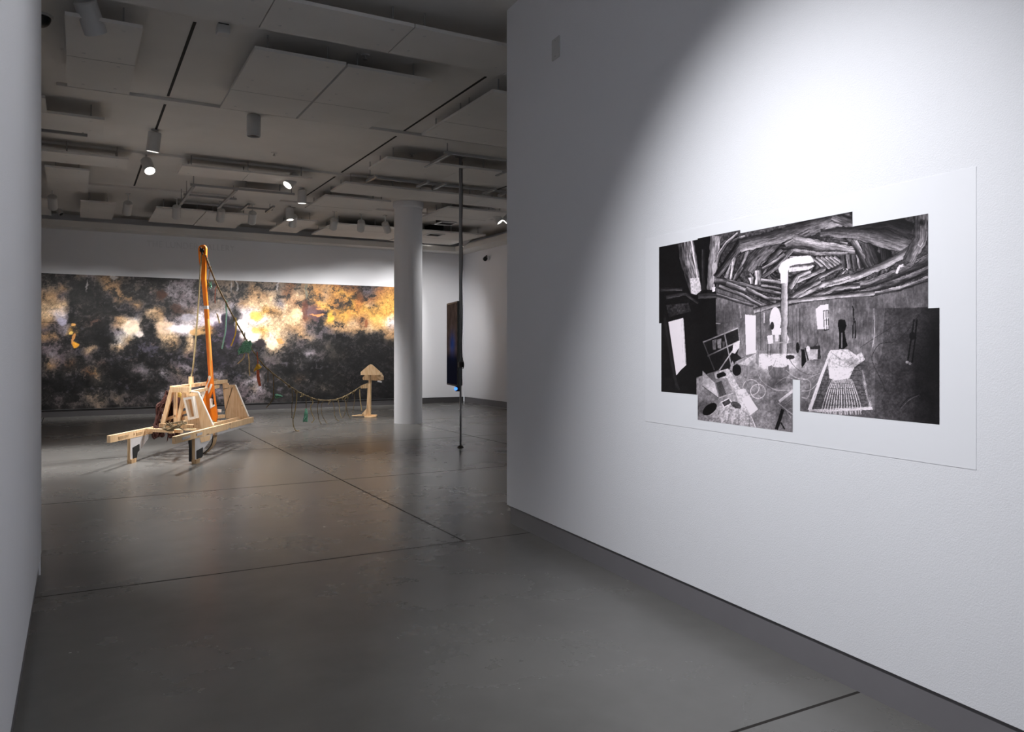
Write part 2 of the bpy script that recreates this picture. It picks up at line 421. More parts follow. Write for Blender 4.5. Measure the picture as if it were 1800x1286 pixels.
def mural_colour(px, py):
    sh = (px - 72) / 620.0
    A = np.array([[PAL[c] for c in (r + r[-1] * 39)[:39]] for r in ROWS], float) / 255
    # warp the sampling so the painted masses get ragged, branching edges
    wx = (fbm(px / 13, py / 13, 3, 5, 0.68) - 0.5) * 34; wy = (fbm(px / 13, py / 13, 91, 5, 0.68) - 0.5) * 30
    def samp(x, y, near):
        gx = np.clip((x - 78) / 16.0, 0, 37.999); gy = np.clip((y - 490) / 15.0, 0, 14.999)
        ix = gx.astype(int); iy = gy.astype(int); fx = gx - ix; fy = gy - iy
        if near:
            fx = np.clip((fx - 0.5) * 4 + 0.5, 0, 1); fy = np.clip((fy - 0.5) * 4 + 0.5, 0, 1)
        fx = fx[..., None]; fy = fy[..., None]
        return (A[iy, ix] * (1 - fx) + A[iy, ix + 1] * fx) * (1 - fy) + (A[iy + 1, ix] * (1 - fx) + A[iy + 1, ix + 1] * fx) * fy
    bx = (fbm(px / 46, py / 40, 201, 3, 0.6) - 0.5) * 26; by = (fbm(px / 46, py / 40, 231, 3, 0.6) - 0.5) * 22
    c = samp(px + bx + wx * 0.45, py + by + wy * 0.45, False)
    lum = c.mean(-1, keepdims=True)
    n1 = fbm(px / 7.0, py / 5.5, 12, 5, 0.72)[..., None]; n2 = fbm(px / 2.2, py / 2.2, 44, 3, 0.8)[..., None]
    n0 = fbm(px / 17 + wx / 8, py / 12 + wy / 8, 77, 4, 0.56)[..., None]
    rdg = 1 - np.abs(fbm(px / 10 + wx / 16, py / 8 + wy / 16, 65, 4, 0.62) - 0.5)[..., None] * 2
    t_ = lum + (n0 - 0.5) * 1.15 + (n1 - 0.5) * 0.28 + (rdg - 0.8) * 0.2
    th = 0.34
    e_ = 1 / (1 + np.exp(-(t_ - th) * 30))               # ragged split between soot and bare ground
    lo_ = np.minimum(lum, 0.14) * (0.2 + 1.0 * n1); hi_ = np.maximum(lum * 1.0, 0.32) * (0.62 + 0.55 * n0 + 0.2 * (n2 - 0.5))
    tgt = lo_ * (1 - e_) + hi_ * e_
    keep = np.clip((lum - 0.12) / 0.5, 0, 1)
    tgt = tgt * (0.72 + 0.05 * keep) + lum * (0.28 - 0.05 * keep) * (0.2 + 1.3 * n1)
    far = np.clip((px - 545) / 60, 0, 1)[..., None] * np.clip((py - 590) / 14, 0, 1)[..., None]
    tgt = tgt * (1 - far) + far * (0.085 + 0.16 * np.clip(n1 - 0.5, 0, 1) + 0.25 * np.clip(rdg - 0.9, 0, 1))
    c = c / np.maximum(lum, 0.03) * tgt
    sat = np.clip(tgt * 2.2, 0.25, 0.86); gm_ = c.mean(-1, keepdims=True); c = gm_ + (c - gm_) * sat
    dark = np.clip(1 - tgt * 3.0, 0, 1)
    crack = np.clip((rdg - 0.93) * 14, 0, 1)
    c = c * (1 - 0.35 * crack * (1 - dark)) + crack * dark * np.array([0.16, 0.14, 0.14]) * np.clip((fbm(px / 30, py / 22, 8, 3) - 0.4) * 5, 0, 1)[..., None]
    lf = np.clip(1 - (px - 500) / 60, 0.2, 1)[..., None]
    fl = np.clip((n1 - 0.54) * 5, 0, 1) * np.clip((fbm(px / 24, py / 16, 308, 4, 0.6)[..., None] - 0.44) * 5, 0, 1) * dark * lf
    hue = np.clip((fbm(px / 30, py / 30, 401, 3)[..., None] - 0.35) * 3, 0, 1)
    c = c + fl * (hue * np.array([0.34, 0.27, 0.25]) + (1 - hue) * np.array([0.25, 0.24, 0.29]))
    c = c * (0.78 + 0.44 * n2)
    # the two horizontal sheet seams
    for y0, y1 in ((566, 574), (654, 650)):
        yy = y0 + (y1 - y0) * sh + 5 * 0
        s = np.exp(-((py - yy) / 0.9) ** 2)[..., None] * np.clip(1.1 - px / 330, 0.15, 1)[..., None]
        c = c * (1 - 0.45 * s) + s * 0.03
    def blob(cx_, cy_, rx, ry, col, k=1.0, hard=3.0):
        nonlocal c
        r = np.sqrt(((px - cx_ + wx * 0.35) / rx) ** 2 + ((py - cy_ + wy * 0.35) / ry) ** 2)
        a = (np.clip((1 - r) * hard, 0, 1) * k)[..., None]
        c = c * (1 - a) + a * (np.array(col) / 255.0) * (0.75 + 0.45 * n1)
    blob(127, 572, 6, 4, (235, 175, 100)); blob(124, 587, 4, 4, (250, 205, 110)); blob(130, 597, 4, 12, (215, 150, 85)); blob(134, 606, 6, 5, (250, 175, 60))
    blob(232, 574, 17, 14, (255, 226, 200)); blob(245, 586, 8, 8, (240, 222, 214)); blob(108, 564, 9, 7, (190, 184, 208), 0.8)
    blob(290, 575, 20, 14, (240, 205, 175), 0.8); blob(318, 578, 26, 9, (238, 230, 240), 0.9); blob(330, 558, 16, 8, (170, 166, 178), 0.8)
    blob(346, 583, 15, 7, (196, 152, 100), 0.9); blob(366, 565, 16, 10, (214, 200, 216), 0.8)
    blob(285, 517, 11, 9, (66, 40, 28), 0.9); blob(310, 542, 10, 10, (70, 46, 38), 0.7)
    blob(396, 562, 9, 15, (38, 30, 44)); blob(405, 590, 16, 20, (48, 36, 56), 0.9); blob(390, 572, 22, 8, (44, 34, 50), 0.6)
    blob(423, 572, 12, 14, (255, 240, 240), 0.9); blob(440, 588, 22, 12, (255, 236, 226), 0.8); blob(449, 555, 13, 10, (240, 180, 84), 0.9, 2)
    blob(450, 581, 10, 7, (240, 184, 96), 0.8, 2); blob(520, 552, 12, 12, (255, 226, 176), 0.6, 2)
    blob(458, 601, 10, 9, (40, 34, 38)); blob(478, 604, 12, 10, (250, 220, 186), 0.85); blob(492, 600, 8, 6, (215, 140, 80), 0.8)
    blob(537, 545, 6, 22, (92, 52, 40), 0.85); blob(552, 548, 19, 16, (84, 58, 62), 0.85, 2); blob(558, 553, 14, 2.2, (214, 140, 84), 0.9); blob(562, 542, 9, 2, (226, 150, 84), 0.8)
    blob(538, 512, 2.6, 15, (110, 112, 100), 0.8)
    blob(580, 556, 8, 14, (246, 186, 72), 0.8, 2); blob(665, 560, 22, 24, (240, 176, 84), 0.6, 1.5); blob(605, 555, 18, 18, (228, 166, 80), 0.5, 1.5)
    blob(632, 530, 10, 24, (158, 92, 52), 0.55, 1.5); blob(645, 567, 3, 10, (130, 70, 44), 0.7)
    for x0 in (154, 406, 418, 486):
        blob(x0, 502, 2.0, 13, (214, 206, 208), 0.55, 2)
    blob(200, 487, 9, 4, (225, 216, 214), 0.8)
    return tolin(c * 1.02)
mx0, mx1, mz0, mz1 = -1.3, 7.55, 0.165, 3.10
NX, NZ = 780, 262
mr = thing('mural', (3.1, YB - 0.02, mz0), 'wide abstract mural of black and amber stains covering the back wall', 'mural')
gx, gz = np.meshgrid(np.linspace(mx0, mx1, NX), np.linspace(mz0, mz1, NZ))
P = np.stack([gx, np.full_like(gx, YB - 0.026), gz], -1)
qx, qy = project(P)
grid_mesh('printed_face', [(P, mural_colour(qx, qy))], vcol_mat('mural_print', 0.5), mr)
obj('backing_board', box(B(), (mx0, YB - 0.0255, mz0), (mx1, YB - 0.001, mz1)), M['dark'], mr)

# ------------------------------------------------------------------ the black-and-white photo montage on the right wall
def montage_colour(px, py):
    g = np.full(px.shape, 26.0)
    def cv(pts, crop):
        ox, oy, s = crop
        return [(ox + x / s, oy + y / s) for x, y in pts]
    K3 = (1120, 280, 2.297); K4 = (1140, 360, 6.43); K5 = (1380, 360, 6.43); K6 = (1140, 540, 5.593); K7 = (1380, 530, 5.36)
    nz = fbm(px / 3.0, py / 3.0, 5, 4, 0.7); nf = fbm(px / 1.3, py / 1.3, 15, 2, 0.8); nv = fbm(px / 2.2, py / 11.0, 25, 4, 0.65); nb = fbm(px / 18.0, py / 18.0, 33, 3)
    def inside(pts):
        m = np.zeros(px.shape, bool); n = len(pts)
        for i in range(n):
            x1, y1 = pts[i]; x2, y2 = pts[(i + 1) % n]
            if y1 == y2: continue
            c = ((y1 > py) != (y2 > py)) & (px < (x2 - x1) * (py - y1) / (y2 - y1) + x1)
            m ^= c
        return m
    def poly(crop, pts, v, tex=0.35, kind=None, v2=None):
        nonlocal g
        q = cv(pts, crop); m = inside(q)
        tx = {None: nz, 'v': nv, 'f': nf}[kind]
        val = v
        if v2 is not None:
            xs = [p[0] for p in q]; tt = np.clip((px - min(xs)) / (max(xs) - min(xs) + 1e-6), 0, 1); val = v + (v2 - v) * tt
        g = np.where(m, val * (1 - tex + 2 * tex * tx), g)
    def seg(crop, pts, w0, w1, v, edge=0.0, lo=0.35, hi=1.5, grain=0.5, side=1, seed=1, alpha=1.0, flat=False):
        """a tapering rounded beam drawn along a path"""
        nonlocal g
        q = cv(pts, crop); s = crop[2]; w0 = w0 / s / 2; w1 = w1 / s / 2
        Ls = [math.hypot(q[i + 1][0] - q[i][0], q[i + 1][1] - q[i][1]) for i in range(len(q) - 1)]; T = sum(Ls); acc = 0
        best = np.full(px.shape, 1e9); bs = np.zeros(px.shape); bt = np.zeros(px.shape)
        for i, Lg in enumerate(Ls):
            x0, y0 = q[i]; dx, dy = (q[i + 1][0] - x0) / Lg, (q[i + 1][1] - y0) / Lg
            tt = np.clip((px - x0) * dx + (py - y0) * dy, 0, Lg)
            ex = px - (x0 + tt * dx); ey = py - (y0 + tt * dy); ds = np.hypot(ex, ey); sg = ex * -dy + ey * dx
            u = ds < best
            best = np.where(u, ds, best); bs = np.where(u, sg, bs); bt = np.where(u, acc + tt, bt); acc += Lg
        wd = (w0 + (w1 - w0) * bt / T) * (1 + (0 if flat else 0.25) * (vnoise(bt / 7, bt * 0, seed) - 0.5))
        m = (best < wd) & (bt > 0.01) & (bt < T - 0.01)
        r = np.clip(bs / wd * side, -1, 1)
        prof = 1.0 if flat else lo + (hi - lo) * np.clip(0.5 + 0.5 * r, 0, 1) ** 1.3 * np.sqrt(np.clip(1 - r * r * 0.75, 0, 1))
        gr = np.clip((fbm(bt / 13.0 + seed * 3.1, bs / 1.5 + seed, 70 + seed, 3, 0.65) - 0.5) * 1.7 + 0.5, 0, 1)
        val = v * prof * (1 - grain + 2 * grain * gr)
        g = np.where(m, g * (1 - alpha) + alpha * val, g)
        if not flat:
            ring = (best >= wd) & (best < wd + 1.3) & (bt > 0.01) & (bt < T - 0.01)
            g = np.where(ring, g * 0.5, g)
    def line(crop, pts, wd, v, alpha=1.0):
        P_ = smoothline([(x, y, 0) for x, y in pts], 5) if len(pts) > 2 else [Vector((x, y, 0)) for x, y in pts]
        seg(crop, [(p.x, p.y) for p in P_], wd, wd, v, grain=0.15, flat=True, alpha=alpha)
    def disc(crop, c, rx, ry, v, tex=0.3, rot=0):
        nonlocal g
        (x0, y0), = cv([c], crop); a = math.radians(rot)
        ex = (px - x0) * math.cos(a) + (py - y0) * math.sin(a); ey = -(px - x0) * math.sin(a) + (py - y0) * math.cos(a)
        m = (ex / (rx / crop[2])) ** 2 + (ey / (ry / crop[2])) ** 2 < 1
        g = np.where(m, v * (1 - tex + 2 * tex * nz), g)
    def glow(crop, c, r, v):
        nonlocal g
        (x0, y0), = cv([c], crop)
        g = g + v * np.exp(-((px - x0) ** 2 + (py - y0) ** 2) / (r / crop[2]) ** 2)
    # rough masses
    poly(K3, [(300, 260), (1240, 190), (1240, 520), (740, 570), (560, 610), (300, 520)], 58, 0.7)
    poly(K3, [(318, 520), (470, 560), (560, 605), (740, 560), (960, 545), (1240, 470), (1240, 900), (1000, 870), (900, 800), (660, 790), (420, 800), (318, 700)], 104, 0.28, 'v', 78)
    poly(K3, [(80, 640), (318, 640), (330, 880), (240, 960), (80, 960)], 16, 0.6)
    poly(K3, [(80, 340), (318, 280), (318, 660), (80, 670)], 12, 0.9)
    poly(K3, [(240, 880), (330, 850), (430, 800), (530, 780), (660, 790), (760, 790), (950, 820), (1240, 880), (1240, 1100), (240, 1120)], 138, 0.2, None, 44)
    poly(K3, [(1000, 600), (1240, 595), (1240, 1090), (1060, 1060), (930, 1040), (960, 850), (990, 780)], 74, 0.22, None, 38)
    glow(K3, (600, 810), 70, 40); glow(K3, (470, 800), 50, 25)
    mott = fbm(px / 14.0, py / 17.0, 501, 5, 0.62); g = np.where(py > 500, g * (0.68 + 0.64 * mott), g)
    rr_ = random.Random(5)
    for i in range(90):
        a_ = rr_.uniform(-math.pi, math.pi); R_ = rr_.uniform(60, 330); x_ = 650 + R_ * 1.25 * math.cos(a_); y_ = 430 + R_ * 0.42 * math.sin(a_)
        if x_ < 330 or x_ > 1170: continue
        tg = a_ + math.pi / 2 + rr_.uniform(-0.35, 0.35); L_ = rr_.uniform(30, 90); dx_, dy_ = math.cos(tg) * L_ / 2, math.sin(tg) * L_ * 0.3
        seg(K3, [(x_ - dx_, y_ - dy_), (x_ + dx_, y_ + dy_)], rr_.uniform(8, 20), rr_.uniform(8, 18), rr_.uniform(45, 120), side=rr_.choice((-1, 1)), seed=200 + i)
    # timbers of the roof, in the dark at left
    seg(K4, [(140, 950), (380, 950)], 60, 40, 45, seed=3); seg(K4, [(200, 1040), (420, 1000), (560, 1110)], 50, 30, 52, seed=4)
    seg(K4, [(560, 1030), (770, 1020)], 60, 60, 62, seed=5)
    poly(K4, [(200, 1130), (450, 1110), (480, 1200), (230, 1270)], 36, 0.9)
    seg(K4, [(410, 380), (440, 640), (530, 990)], 190, 110, 104, lo=0.45, hi=1.5, side=-1, seed=6, grain=0.6)
    seg(K4, [(490, 400), (560, 800), (570, 990)], 40, 36, 165, seed=7, grain=0.4)
    poly(K4, [(470, 830), (570, 820), (600, 960), (540, 1015), (480, 1000)], 175, 0.3)
    seg(K4, [(620, 500), (630, 960)], 40, 60, 36, seed=8)
    seg(K4, [(760, 350), (730, 640), (700, 960)], 120, 80, 142, lo=0.55, hi=1.3, side=-1, seed=9, grain=0.35)
    poly(K4, [(715, 930), (755, 925), (752, 975), (722, 985)], 210, 0.2)
    # centre-left roof fan
    seg(K4, [(1010, 320), (880, 430), (800, 560), (770, 660)], 30, 40, 150, seed=10)
    seg(K4, [(1060, 420), (900, 640), (760, 820)], 110, 60, 74, lo=0.25, hi=2.0, side=-1, seed=11)
    seg(K4, [(1130, 520), (1060, 700), (960, 860)], 60, 40, 110, seed=12)
    seg(K4, [(980, 600), (880, 830)], 50, 60, 150, seed=13); seg(K4, [(960, 640), (930, 850)], 40, 30, 190, seed=14, grain=0.7)
    seg(K4, [(1500, 500), (1380, 620), (1270, 800)], 60, 50, 95, seed=15, side=-1)
    seg(K4, [(1620, 500), (1450, 700), (1270, 830)], 60, 40, 112, seed=16, side=-1)
    seg(K4, [(1540, 560), (1400, 660), (1290, 720)], 40, 30, 130, seed=17)
    seg(K4, [(1480, 340), (1300, 520), (1180, 640), (1120, 740)], 180, 150, 78, lo=0.5, hi=1.6, side=-1, seed=18)
    seg(K4, [(1240, 740), (1240, 900)], 70, 70, 190, seed=19, grain=0.6); seg(K4, [(1205, 930), (1220, 1030)], 64, 40, 200, seed=20, grain=0.5); seg(K4, [(1160, 820), (1170, 890)], 60, 40, 175, seed=21)
    seg(K3, [(860, 225), (700, 275), (560, 315), (415, 350)], 66, 52, 84, lo=0.45, hi=2.1, side=-1, seed=22, grain=0.4)
    seg(K3, [(790, 225), (880, 265)], 40, 44, 96, seed=23)
    seg(K3, [(700, 300), (640, 330), (600, 350)], 40, 30, 110, seed=24)
    # centre and right roof
    seg(K3, [(628, 330), (740, 350), (880, 372)], 52, 36, 112, lo=0.4, hi=1.7, side=-1, seed=25)
    seg(K3, [(628, 372), (720, 384), (850, 386)], 26, 24, 100, seed=26, side=-1)
    for i, x in enumerate((702, 724, 744, 762, 780, 796)): seg(K3, [(x, 392), (x + 34, 418), (x + 58, 442)], 14, 16, 118 + 18 * (i % 2), seed=30 + i)
    for i, x in enumerate((830, 852, 874, 894)): seg(K3, [(x, 384), (x + 8, 440)], 20, 22, 74 + 30 * (i % 2), seed=40 + i)
    seg(K3, [(872, 325), (905, 385), (942, 440)], 26, 34, 108, seed=46, side=-1); seg(K3, [(930, 335), (965, 432)], 52, 60, 52, seed=47); seg(K3, [(1000, 350), (1010, 430)], 40, 40, 36, seed=48)
    seg(K3, [(740, 298), (900, 296), (1120, 350)], 26, 92, 80, lo=0.5, hi=1.7, side=1, seed=49, grain=0.4)
    seg(K3, [(880, 262), (1010, 250), (1110, 290)], 40, 66, 44, seed=50)
    seg(K3, [(1180, 400), (1070, 450), (940, 500), (760, 535)], 34, 26, 92, seed=52)
    seg(K3, [(1110, 365), (1000, 425), (880, 475), (742, 512)], 32, 22, 132, seed=51, side=-1, grain=0.3)
    seg(K3, [(1180, 440), (1100, 475), (1030, 500), (900, 540)], 26, 20, 84, seed=53)
    seg(K3, [(1148, 222), (1145, 320), (1095, 412)], 56, 50, 104, lo=0.5, hi=1.35, side=-1, seed=54, grain=0.45)
    disc(K5, (1545, 200), 40, 40, 60); disc(K5, (1540, 200), 22, 24, 24)
    line(K5, [(1340, 680), (1290, 700), (1260, 775)], 26, 225); line(K5, [(1500, 440), (1530, 470), (1560, 430)], 8, 200); line(K5, [(1330, 680), (1440, 690), (1540, 610)], 8, 30)
    for i, (a, b_, c_) in enumerate((((830, 430), (740, 470), (640, 540)), ((760, 440), (690, 470), (620, 500)), ((860, 470), (760, 500), (640, 556)), ((740, 490), (680, 520), (620, 560)), ((900, 510), (800, 520), (700, 560)), ((700, 450), (650, 470), (616, 520)))):
        seg(K3, [a, b_, c_], 18, 22, 102 + 14 * (i % 3), seed=60 + i, side=-1)
    seg(K3, [(1180, 478), (1060, 520), (940, 545)], 20, 14, 120, seed=67)
    seg(K3, [(960, 540), (760, 556), (620, 572), (470, 612)], 16, 18, 140, seed=68, side=-1, grain=0.3)
    # nest of poles at centre left
    for i, (a, b_, c_, w_) in enumerate((((310, 488), (380, 498), (470, 520), 24), ((330, 512), (420, 545), (500, 590), 14), ((360, 500), (470, 540), (560, 575), 18), ((410, 500), (500, 525), (590, 545), 16), ((440, 520), (520, 560), (585, 565), 16), ((500, 488), (560, 495), (600, 505), 16), ((320, 545), (400, 570), (470, 590), 12), ((500, 510), (545, 515), (600, 530), 12))):
        seg(K3, [a, b_, c_], w_, w_ * 0.8, 108 + 22 * (i % 3), seed=80 + i, side=-1, grain=0.45)
    # smoke hole and centre post
    poly(K3, [(570, 442), (582, 418), (606, 402), (640, 392), (698, 388), (708, 400), (714, 414), (690, 420), (640, 424), (622, 430), (612, 446), (606, 462), (576, 460)], 252, 0.02)
    poly(K3, [(612, 436), (640, 430), (700, 424), (716, 430), (690, 446), (612, 454)], 190, 0.5); seg(K3, [(615, 434), (660, 430), (705, 426)], 5, 7, 90, flat=True)
    seg(K3, [(596, 455), (594, 640), (590, 835)], 27, 25, 168, lo=0.6, hi=1.3, side=-1, seed=95, grain=0.12)
    poly(K3, [(577, 445), (606, 445), (606, 500), (580, 500)], 232, 0.08)
    # openings
    poly(K3, [(435, 626), (480, 630), (482, 780), (440, 790)], 250, 0.03)
    disc(K3, (558, 648), 23, 52, 240, 0.08); poly(K3, [(542, 680), (582, 680), (580, 708), (545, 708)], 244, 0.06)
    disc(K3, (545, 672), 8, 16, 45, 0.6)
    poly(K3, [(721, 604), (740, 588), (772, 584), (775, 684), (728, 686)], 252, 0.05); glow(K3, (745, 640), 34, 40)
    for a in ([(752, 612), (756, 692)], [(752, 612), (770, 608)], [(770, 608), (774, 688)], [(756, 692), (774, 686)], [(762, 610), (766, 690)], [(753, 650), (772, 648)]): line(K3, a, 3.0, 30)
    poly(K3, [(126, 656), (186, 640), (198, 830), (176, 850), (158, 872)], 238, 0.1)
    line(K3, [(186, 645), (196, 826)], 4, 170); line(K3, [(178, 650), (186, 820)], 1.5, 190)
    line(K3, [(110, 640), (152, 880), (170, 930)], 10, 32); line(K3, [(190, 640), (204, 830)], 6, 8)
    line(K3, [(318, 661), (336, 664)], 3.5, 240); line(K3, [(336, 664), (400, 650)], 2, 90)
    line(K3, [(513, 620), (513, 660)], 5, 190); line(K3, [(414, 590), (420, 640)], 5, 150); line(K3, [(420, 600), (430, 640)], 2.5, 120)
    for x, v in ((480, 60), (498, 60), (520, 70), (628, 55), (643, 70), (657, 45)): line(K3, [(x, 600), (x, 770)], 2.2, v, 0.7)
    # table and buckets
    line(K3, [(520, 742), (622, 738)], 5, 150); line(K3, [(528, 744), (528, 800)], 3, 60); line(K3, [(612, 742), (618, 780)], 7, 120); line(K3, [(540, 745), (538, 800)], 2.5, 60)
    poly(K3, [(524, 712), (547, 708), (550, 742), (530, 745)], 232, 0.1); poly(K3, [(556, 708), (572, 708), (570, 735), (558, 735)], 220, 0.1); poly(K3, [(606, 706), (614, 725), (606, 745)], 235, 0.1)
    disc(K3, (648, 760), 7, 22, 28); poly(K3, [(662, 765), (676, 768), (684, 815), (664, 845)], 20, 0.3)
    poly(K3, [(676, 762), (738, 750), (742, 804), (688, 812)], 38, 0.4); poly(K3, [(682, 768), (730, 766), (728, 806), (694, 810)], 150, 0.35, 'v'); disc(K3, (690, 765), 8, 12, 210)
    line(K3, [(704, 760), (725, 745), (730, 720)], 3, 60)
    # bright floor, pot at the foot of the post
    fl_ = np.exp(-(np.maximum(0, np.abs(px - 1120 - 565 / 2.297) - 24) / 9) ** 2 - (np.maximum(0, np.abs(py - 280 - 812 / 2.297) - 7) / 6) ** 2) * (fbm(px / 4, py / 2.5, 712, 4, 0.65) * 1.5 - 0.1) * (py > 280 + 784 / 2.297)
    g = g + 190 * np.clip(fl_, 0, 1)
    poly(K3, [(528, 836), (560, 826), (612, 830), (615, 868), (590, 888), (545, 884), (532, 866)], 96, 0.25, 'v'); disc(K3, (575, 832), 30, 8, 190)
    disc(K3, (618, 798), 18, 9, 45)
    # shelf unit, leaning
    poly(K3, [(268, 738), (410, 680), (418, 735), (385, 858), (312, 848)], 30, 0.6)
    for a, w_, v in (([(266, 738), (408, 680)], 5, 165), ([(284, 794), (414, 732)], 5, 160), ([(268, 740), (312, 850)], 4, 110), ([(352, 702), (386, 858)], 5, 140), ([(408, 680), (414, 732)], 4, 130), ([(414, 732), (332, 850)], 5, 170)): line(K3, a, w_, v)
    poly(K3, [(303, 730), (319, 726), (318, 768), (306, 768)], 150, 0.3); poly(K3, [(322, 728), (340, 722), (338, 764), (326, 764)], 160, 0.3); poly(K3, [(344, 735), (354, 735), (352, 760), (346, 760)], 90, 0.3)
    poly(K3, [(388, 745), (416, 730), (412, 760), (395, 784), (384, 780)], 215, 0.25); poly(K3, [(385, 812), (405, 860), (372, 850)], 150, 0.3)
    disc(K3, (402, 850), 18, 24, 22, 0.6)
    # bench
    poly(K3, [(405, 826), (470, 788), (488, 780), (446, 832)], 176, 0.3); poly(K3, [(420, 834), (452, 834), (456, 878), (424, 874)], 128, 0.3, 'v'); poly(K3, [(480, 784), (492, 778), (490, 834), (478, 820)], 110, 0.3, 'v')
    # figure, tripods
    poly(K3, [(812, 650), (820, 645), (840, 648), (846, 672), (838, 694), (842, 720), (850, 752), (836, 764), (814, 764), (816, 700), (810, 672)], 13, 0.4)
    line(K3, [(827, 700), (826, 760)], 5, 95)
    for a in ([(868, 590), (876, 610)], [(872, 600), (874, 650)], [(872, 652), (870, 722)], [(880, 652), (882, 722)], [(876, 640), (878, 660)]): line(K3, a, 4.5, 24)
    for a in ([(1118, 645), (1108, 720)], [(1130, 645), (1122, 720)], [(1108, 715), (1092, 815)], [(1124, 715), (1110, 820)]): line(K3, a, 7, 20)
    disc(K3, (1112, 712), 14, 16, 18); disc(K3, (1090, 818), 6, 6, 150); disc(K3, (1102, 824), 6, 5, 130)
    # cables
    for a, v in (([(1138, 628), (1092, 690), (1040, 735), (980, 745), (950, 790), (955, 830), (990, 900), (1002, 935)], 34), ([(1160, 615), (1060, 660), (960, 720), (900, 760)], 50), ([(1020, 600), (1030, 650), (1010, 720)], 55), ([(955, 600), (958, 700), (950, 760)], 150),
                 ([(480, 835), (500, 890), (560, 930), (640, 930)], 165), ([(600, 850), (640, 880), (690, 890)], 175), ([(604, 790), (640, 840), (700, 870), (770, 850)], 70), ([(660, 900), (720, 870), (780, 850)], 130), ([(660, 935), (700, 930), (740, 890)], 170), ([(660, 880), (700, 900), (690, 960), (664, 960)], 160),
                 ([(510, 870), (540, 850), (560, 810)], 130), ([(560, 905), (600, 880), (640, 890)], 165), ([(1060, 1000), (1100, 960), (1180, 940)], 26), ([(1065, 1005), (1100, 970), (1140, 950)], 110)): line(K3, a, 2.6, v, 0.9)
    for c0, r0 in (((460, 920), 33), ((488, 936), 30)):
        line(K3, [(c0[0] + r0 * math.cos(t_), c0[1] + r0 * 0.95 * math.sin(t_)) for t_ in np.linspace(0, 6.4, 12)], 2.8, 190)
    # string bed with a white cloth
    poly(K3, [(780, 772), (870, 768), (915, 850), (952, 1012), (692, 1020)], 74, 0.45)
    for k in range(9):
        y = 850 + 20 * k; line(K3, [(752 - 8.5 * k * 0.85, y), (905 + 5.5 * k, y + 2)], 1.6, 24)
    seg(K3, [(776, 790), (742, 880), (696, 1012)], 10, 15, 214, flat=True, grain=0.15); seg(K3, [(905, 850), (945, 1008)], 9, 13, 120, flat=True, grain=0.5)
    seg(K3, [(694, 1016), (950, 1004)], 12, 12, 190, flat=True, grain=0.4)
    for k in range(15):
        u = k / 14.0
        line(K3, [(790 + 75 * u, 886), (770 + 112 * u, 930), (752 + 148 * u, 985), (744 + 160 * u, 1018)], 3.4, 178 + 30 * (k % 2), 0.85)
    for y in (905, 925, 948, 970, 992): line(K3, [(776, y), (880, y)], 1.6, 50, 0.8)
    for k in range(22):
        line(K3, [(748 + 7.2 * k, 1010), (750 + 7.2 * k + 4 * math.sin(k * 2.2), 1030)], 3.4, 170)
    poly(K3, [(768, 790), (780, 770), (850, 766), (885, 790), (905, 778), (920, 808), (878, 838), (856, 884), (800, 892), (776, 884)], 205, 0.42)
    poly(K3, [(774, 850), (850, 846), (852, 884), (800, 892), (778, 884)], 240, 0.12)
    for a in ([(785, 780), (830, 810), (870, 800)], [(790, 820), (840, 838), (875, 820)], [(852, 770), (870, 800)], [(895, 785), (905, 820)]): line(K3, a, 2, 110, 0.8)
    # foreground: laptop, papers, cloth
    poly(K6, [(600, 1120), (610, 1010), (760, 950), (900, 1000), (1010, 1060), (1060, 1200), (600, 1200)], 150, 0.5)
    for k in range(7): line(K6, [(640 + 58 * k, 1180), (690 + 50 * k, 1080), (760 + 30 * k, 1000)], 14, 205 if k % 2 else 110, 0.6)
    line(K6, [(1000, 1060), (1030, 1120), (1055, 1190)], 9, 225)
    poly(K6, [(640, 640), (780, 602), (800, 622), (900, 800), (950, 800), (1075, 1000), (1000, 1060), (900, 990), (850, 830), (760, 690), (660, 700)], 196, 0.35)
    poly(K6, [(915, 895), (985, 862), (1078, 1000), (1002, 1060)], 255, 0.01)
    poly(K6, [(880, 810), (935, 800), (945, 835), (900, 850)], 245, 0.05)
    poly(K6, [(670, 655), (735, 630), (765, 655), (760, 672), (690, 698), (672, 690)], 14, 0.3)
    poly(K6, [(530, 620), (648, 735), (690, 888), (530, 772)], 172, 0.12, None, 222)
    line(K6, [(530, 620), (648, 735), ], 5, 70); line(K6, [(530, 772), (690, 890)], 6, 60)
    poly(K6, [(650, 725), (772, 692), (832, 840), (692, 890)], 118, 0.15); poly(K6, [(664, 742), (718, 722), (765, 852), (700, 876)], 36, 0.3)
    for k in range(6): line(K6, [(670 + 9.5 * k, 745 - 3.5 * k), (708 + 9.5 * k, 870 - 4 * k)], 2.5, 120)
    line(K6, [(692, 890), (832, 842)], 6, 215)
    poly(K6, [(706, 930), (792, 886), (828, 942), (742, 992)], 228, 0.05); poly(K6, [(722, 934), (790, 900), (812, 938), (746, 974)], 50, 0.9)
    disc(K6, (602, 1000), 82, 46, 8, 0.3, -38)
    disc(K6, (860, 960), 55, 30, 60, 0.6, 25)
    line(K6, [(1285, 925), (1425, 815)], 26, 196); line(K6, [(1275, 940), (1360, 1010), (1425, 1060)], 8, 170); line(K6, [(1320, 1000), (1290, 1100), (1255, 1200)], 34, 22); line(K6, [(1300, 1130), (1340, 1200)], 14, 26)
    line(K6, [(1420, 990), (1380, 1000), (1370, 1040), (1400, 1080)], 12, 150); line(K6, [(1340, 960), (1425, 900)], 4, 40)
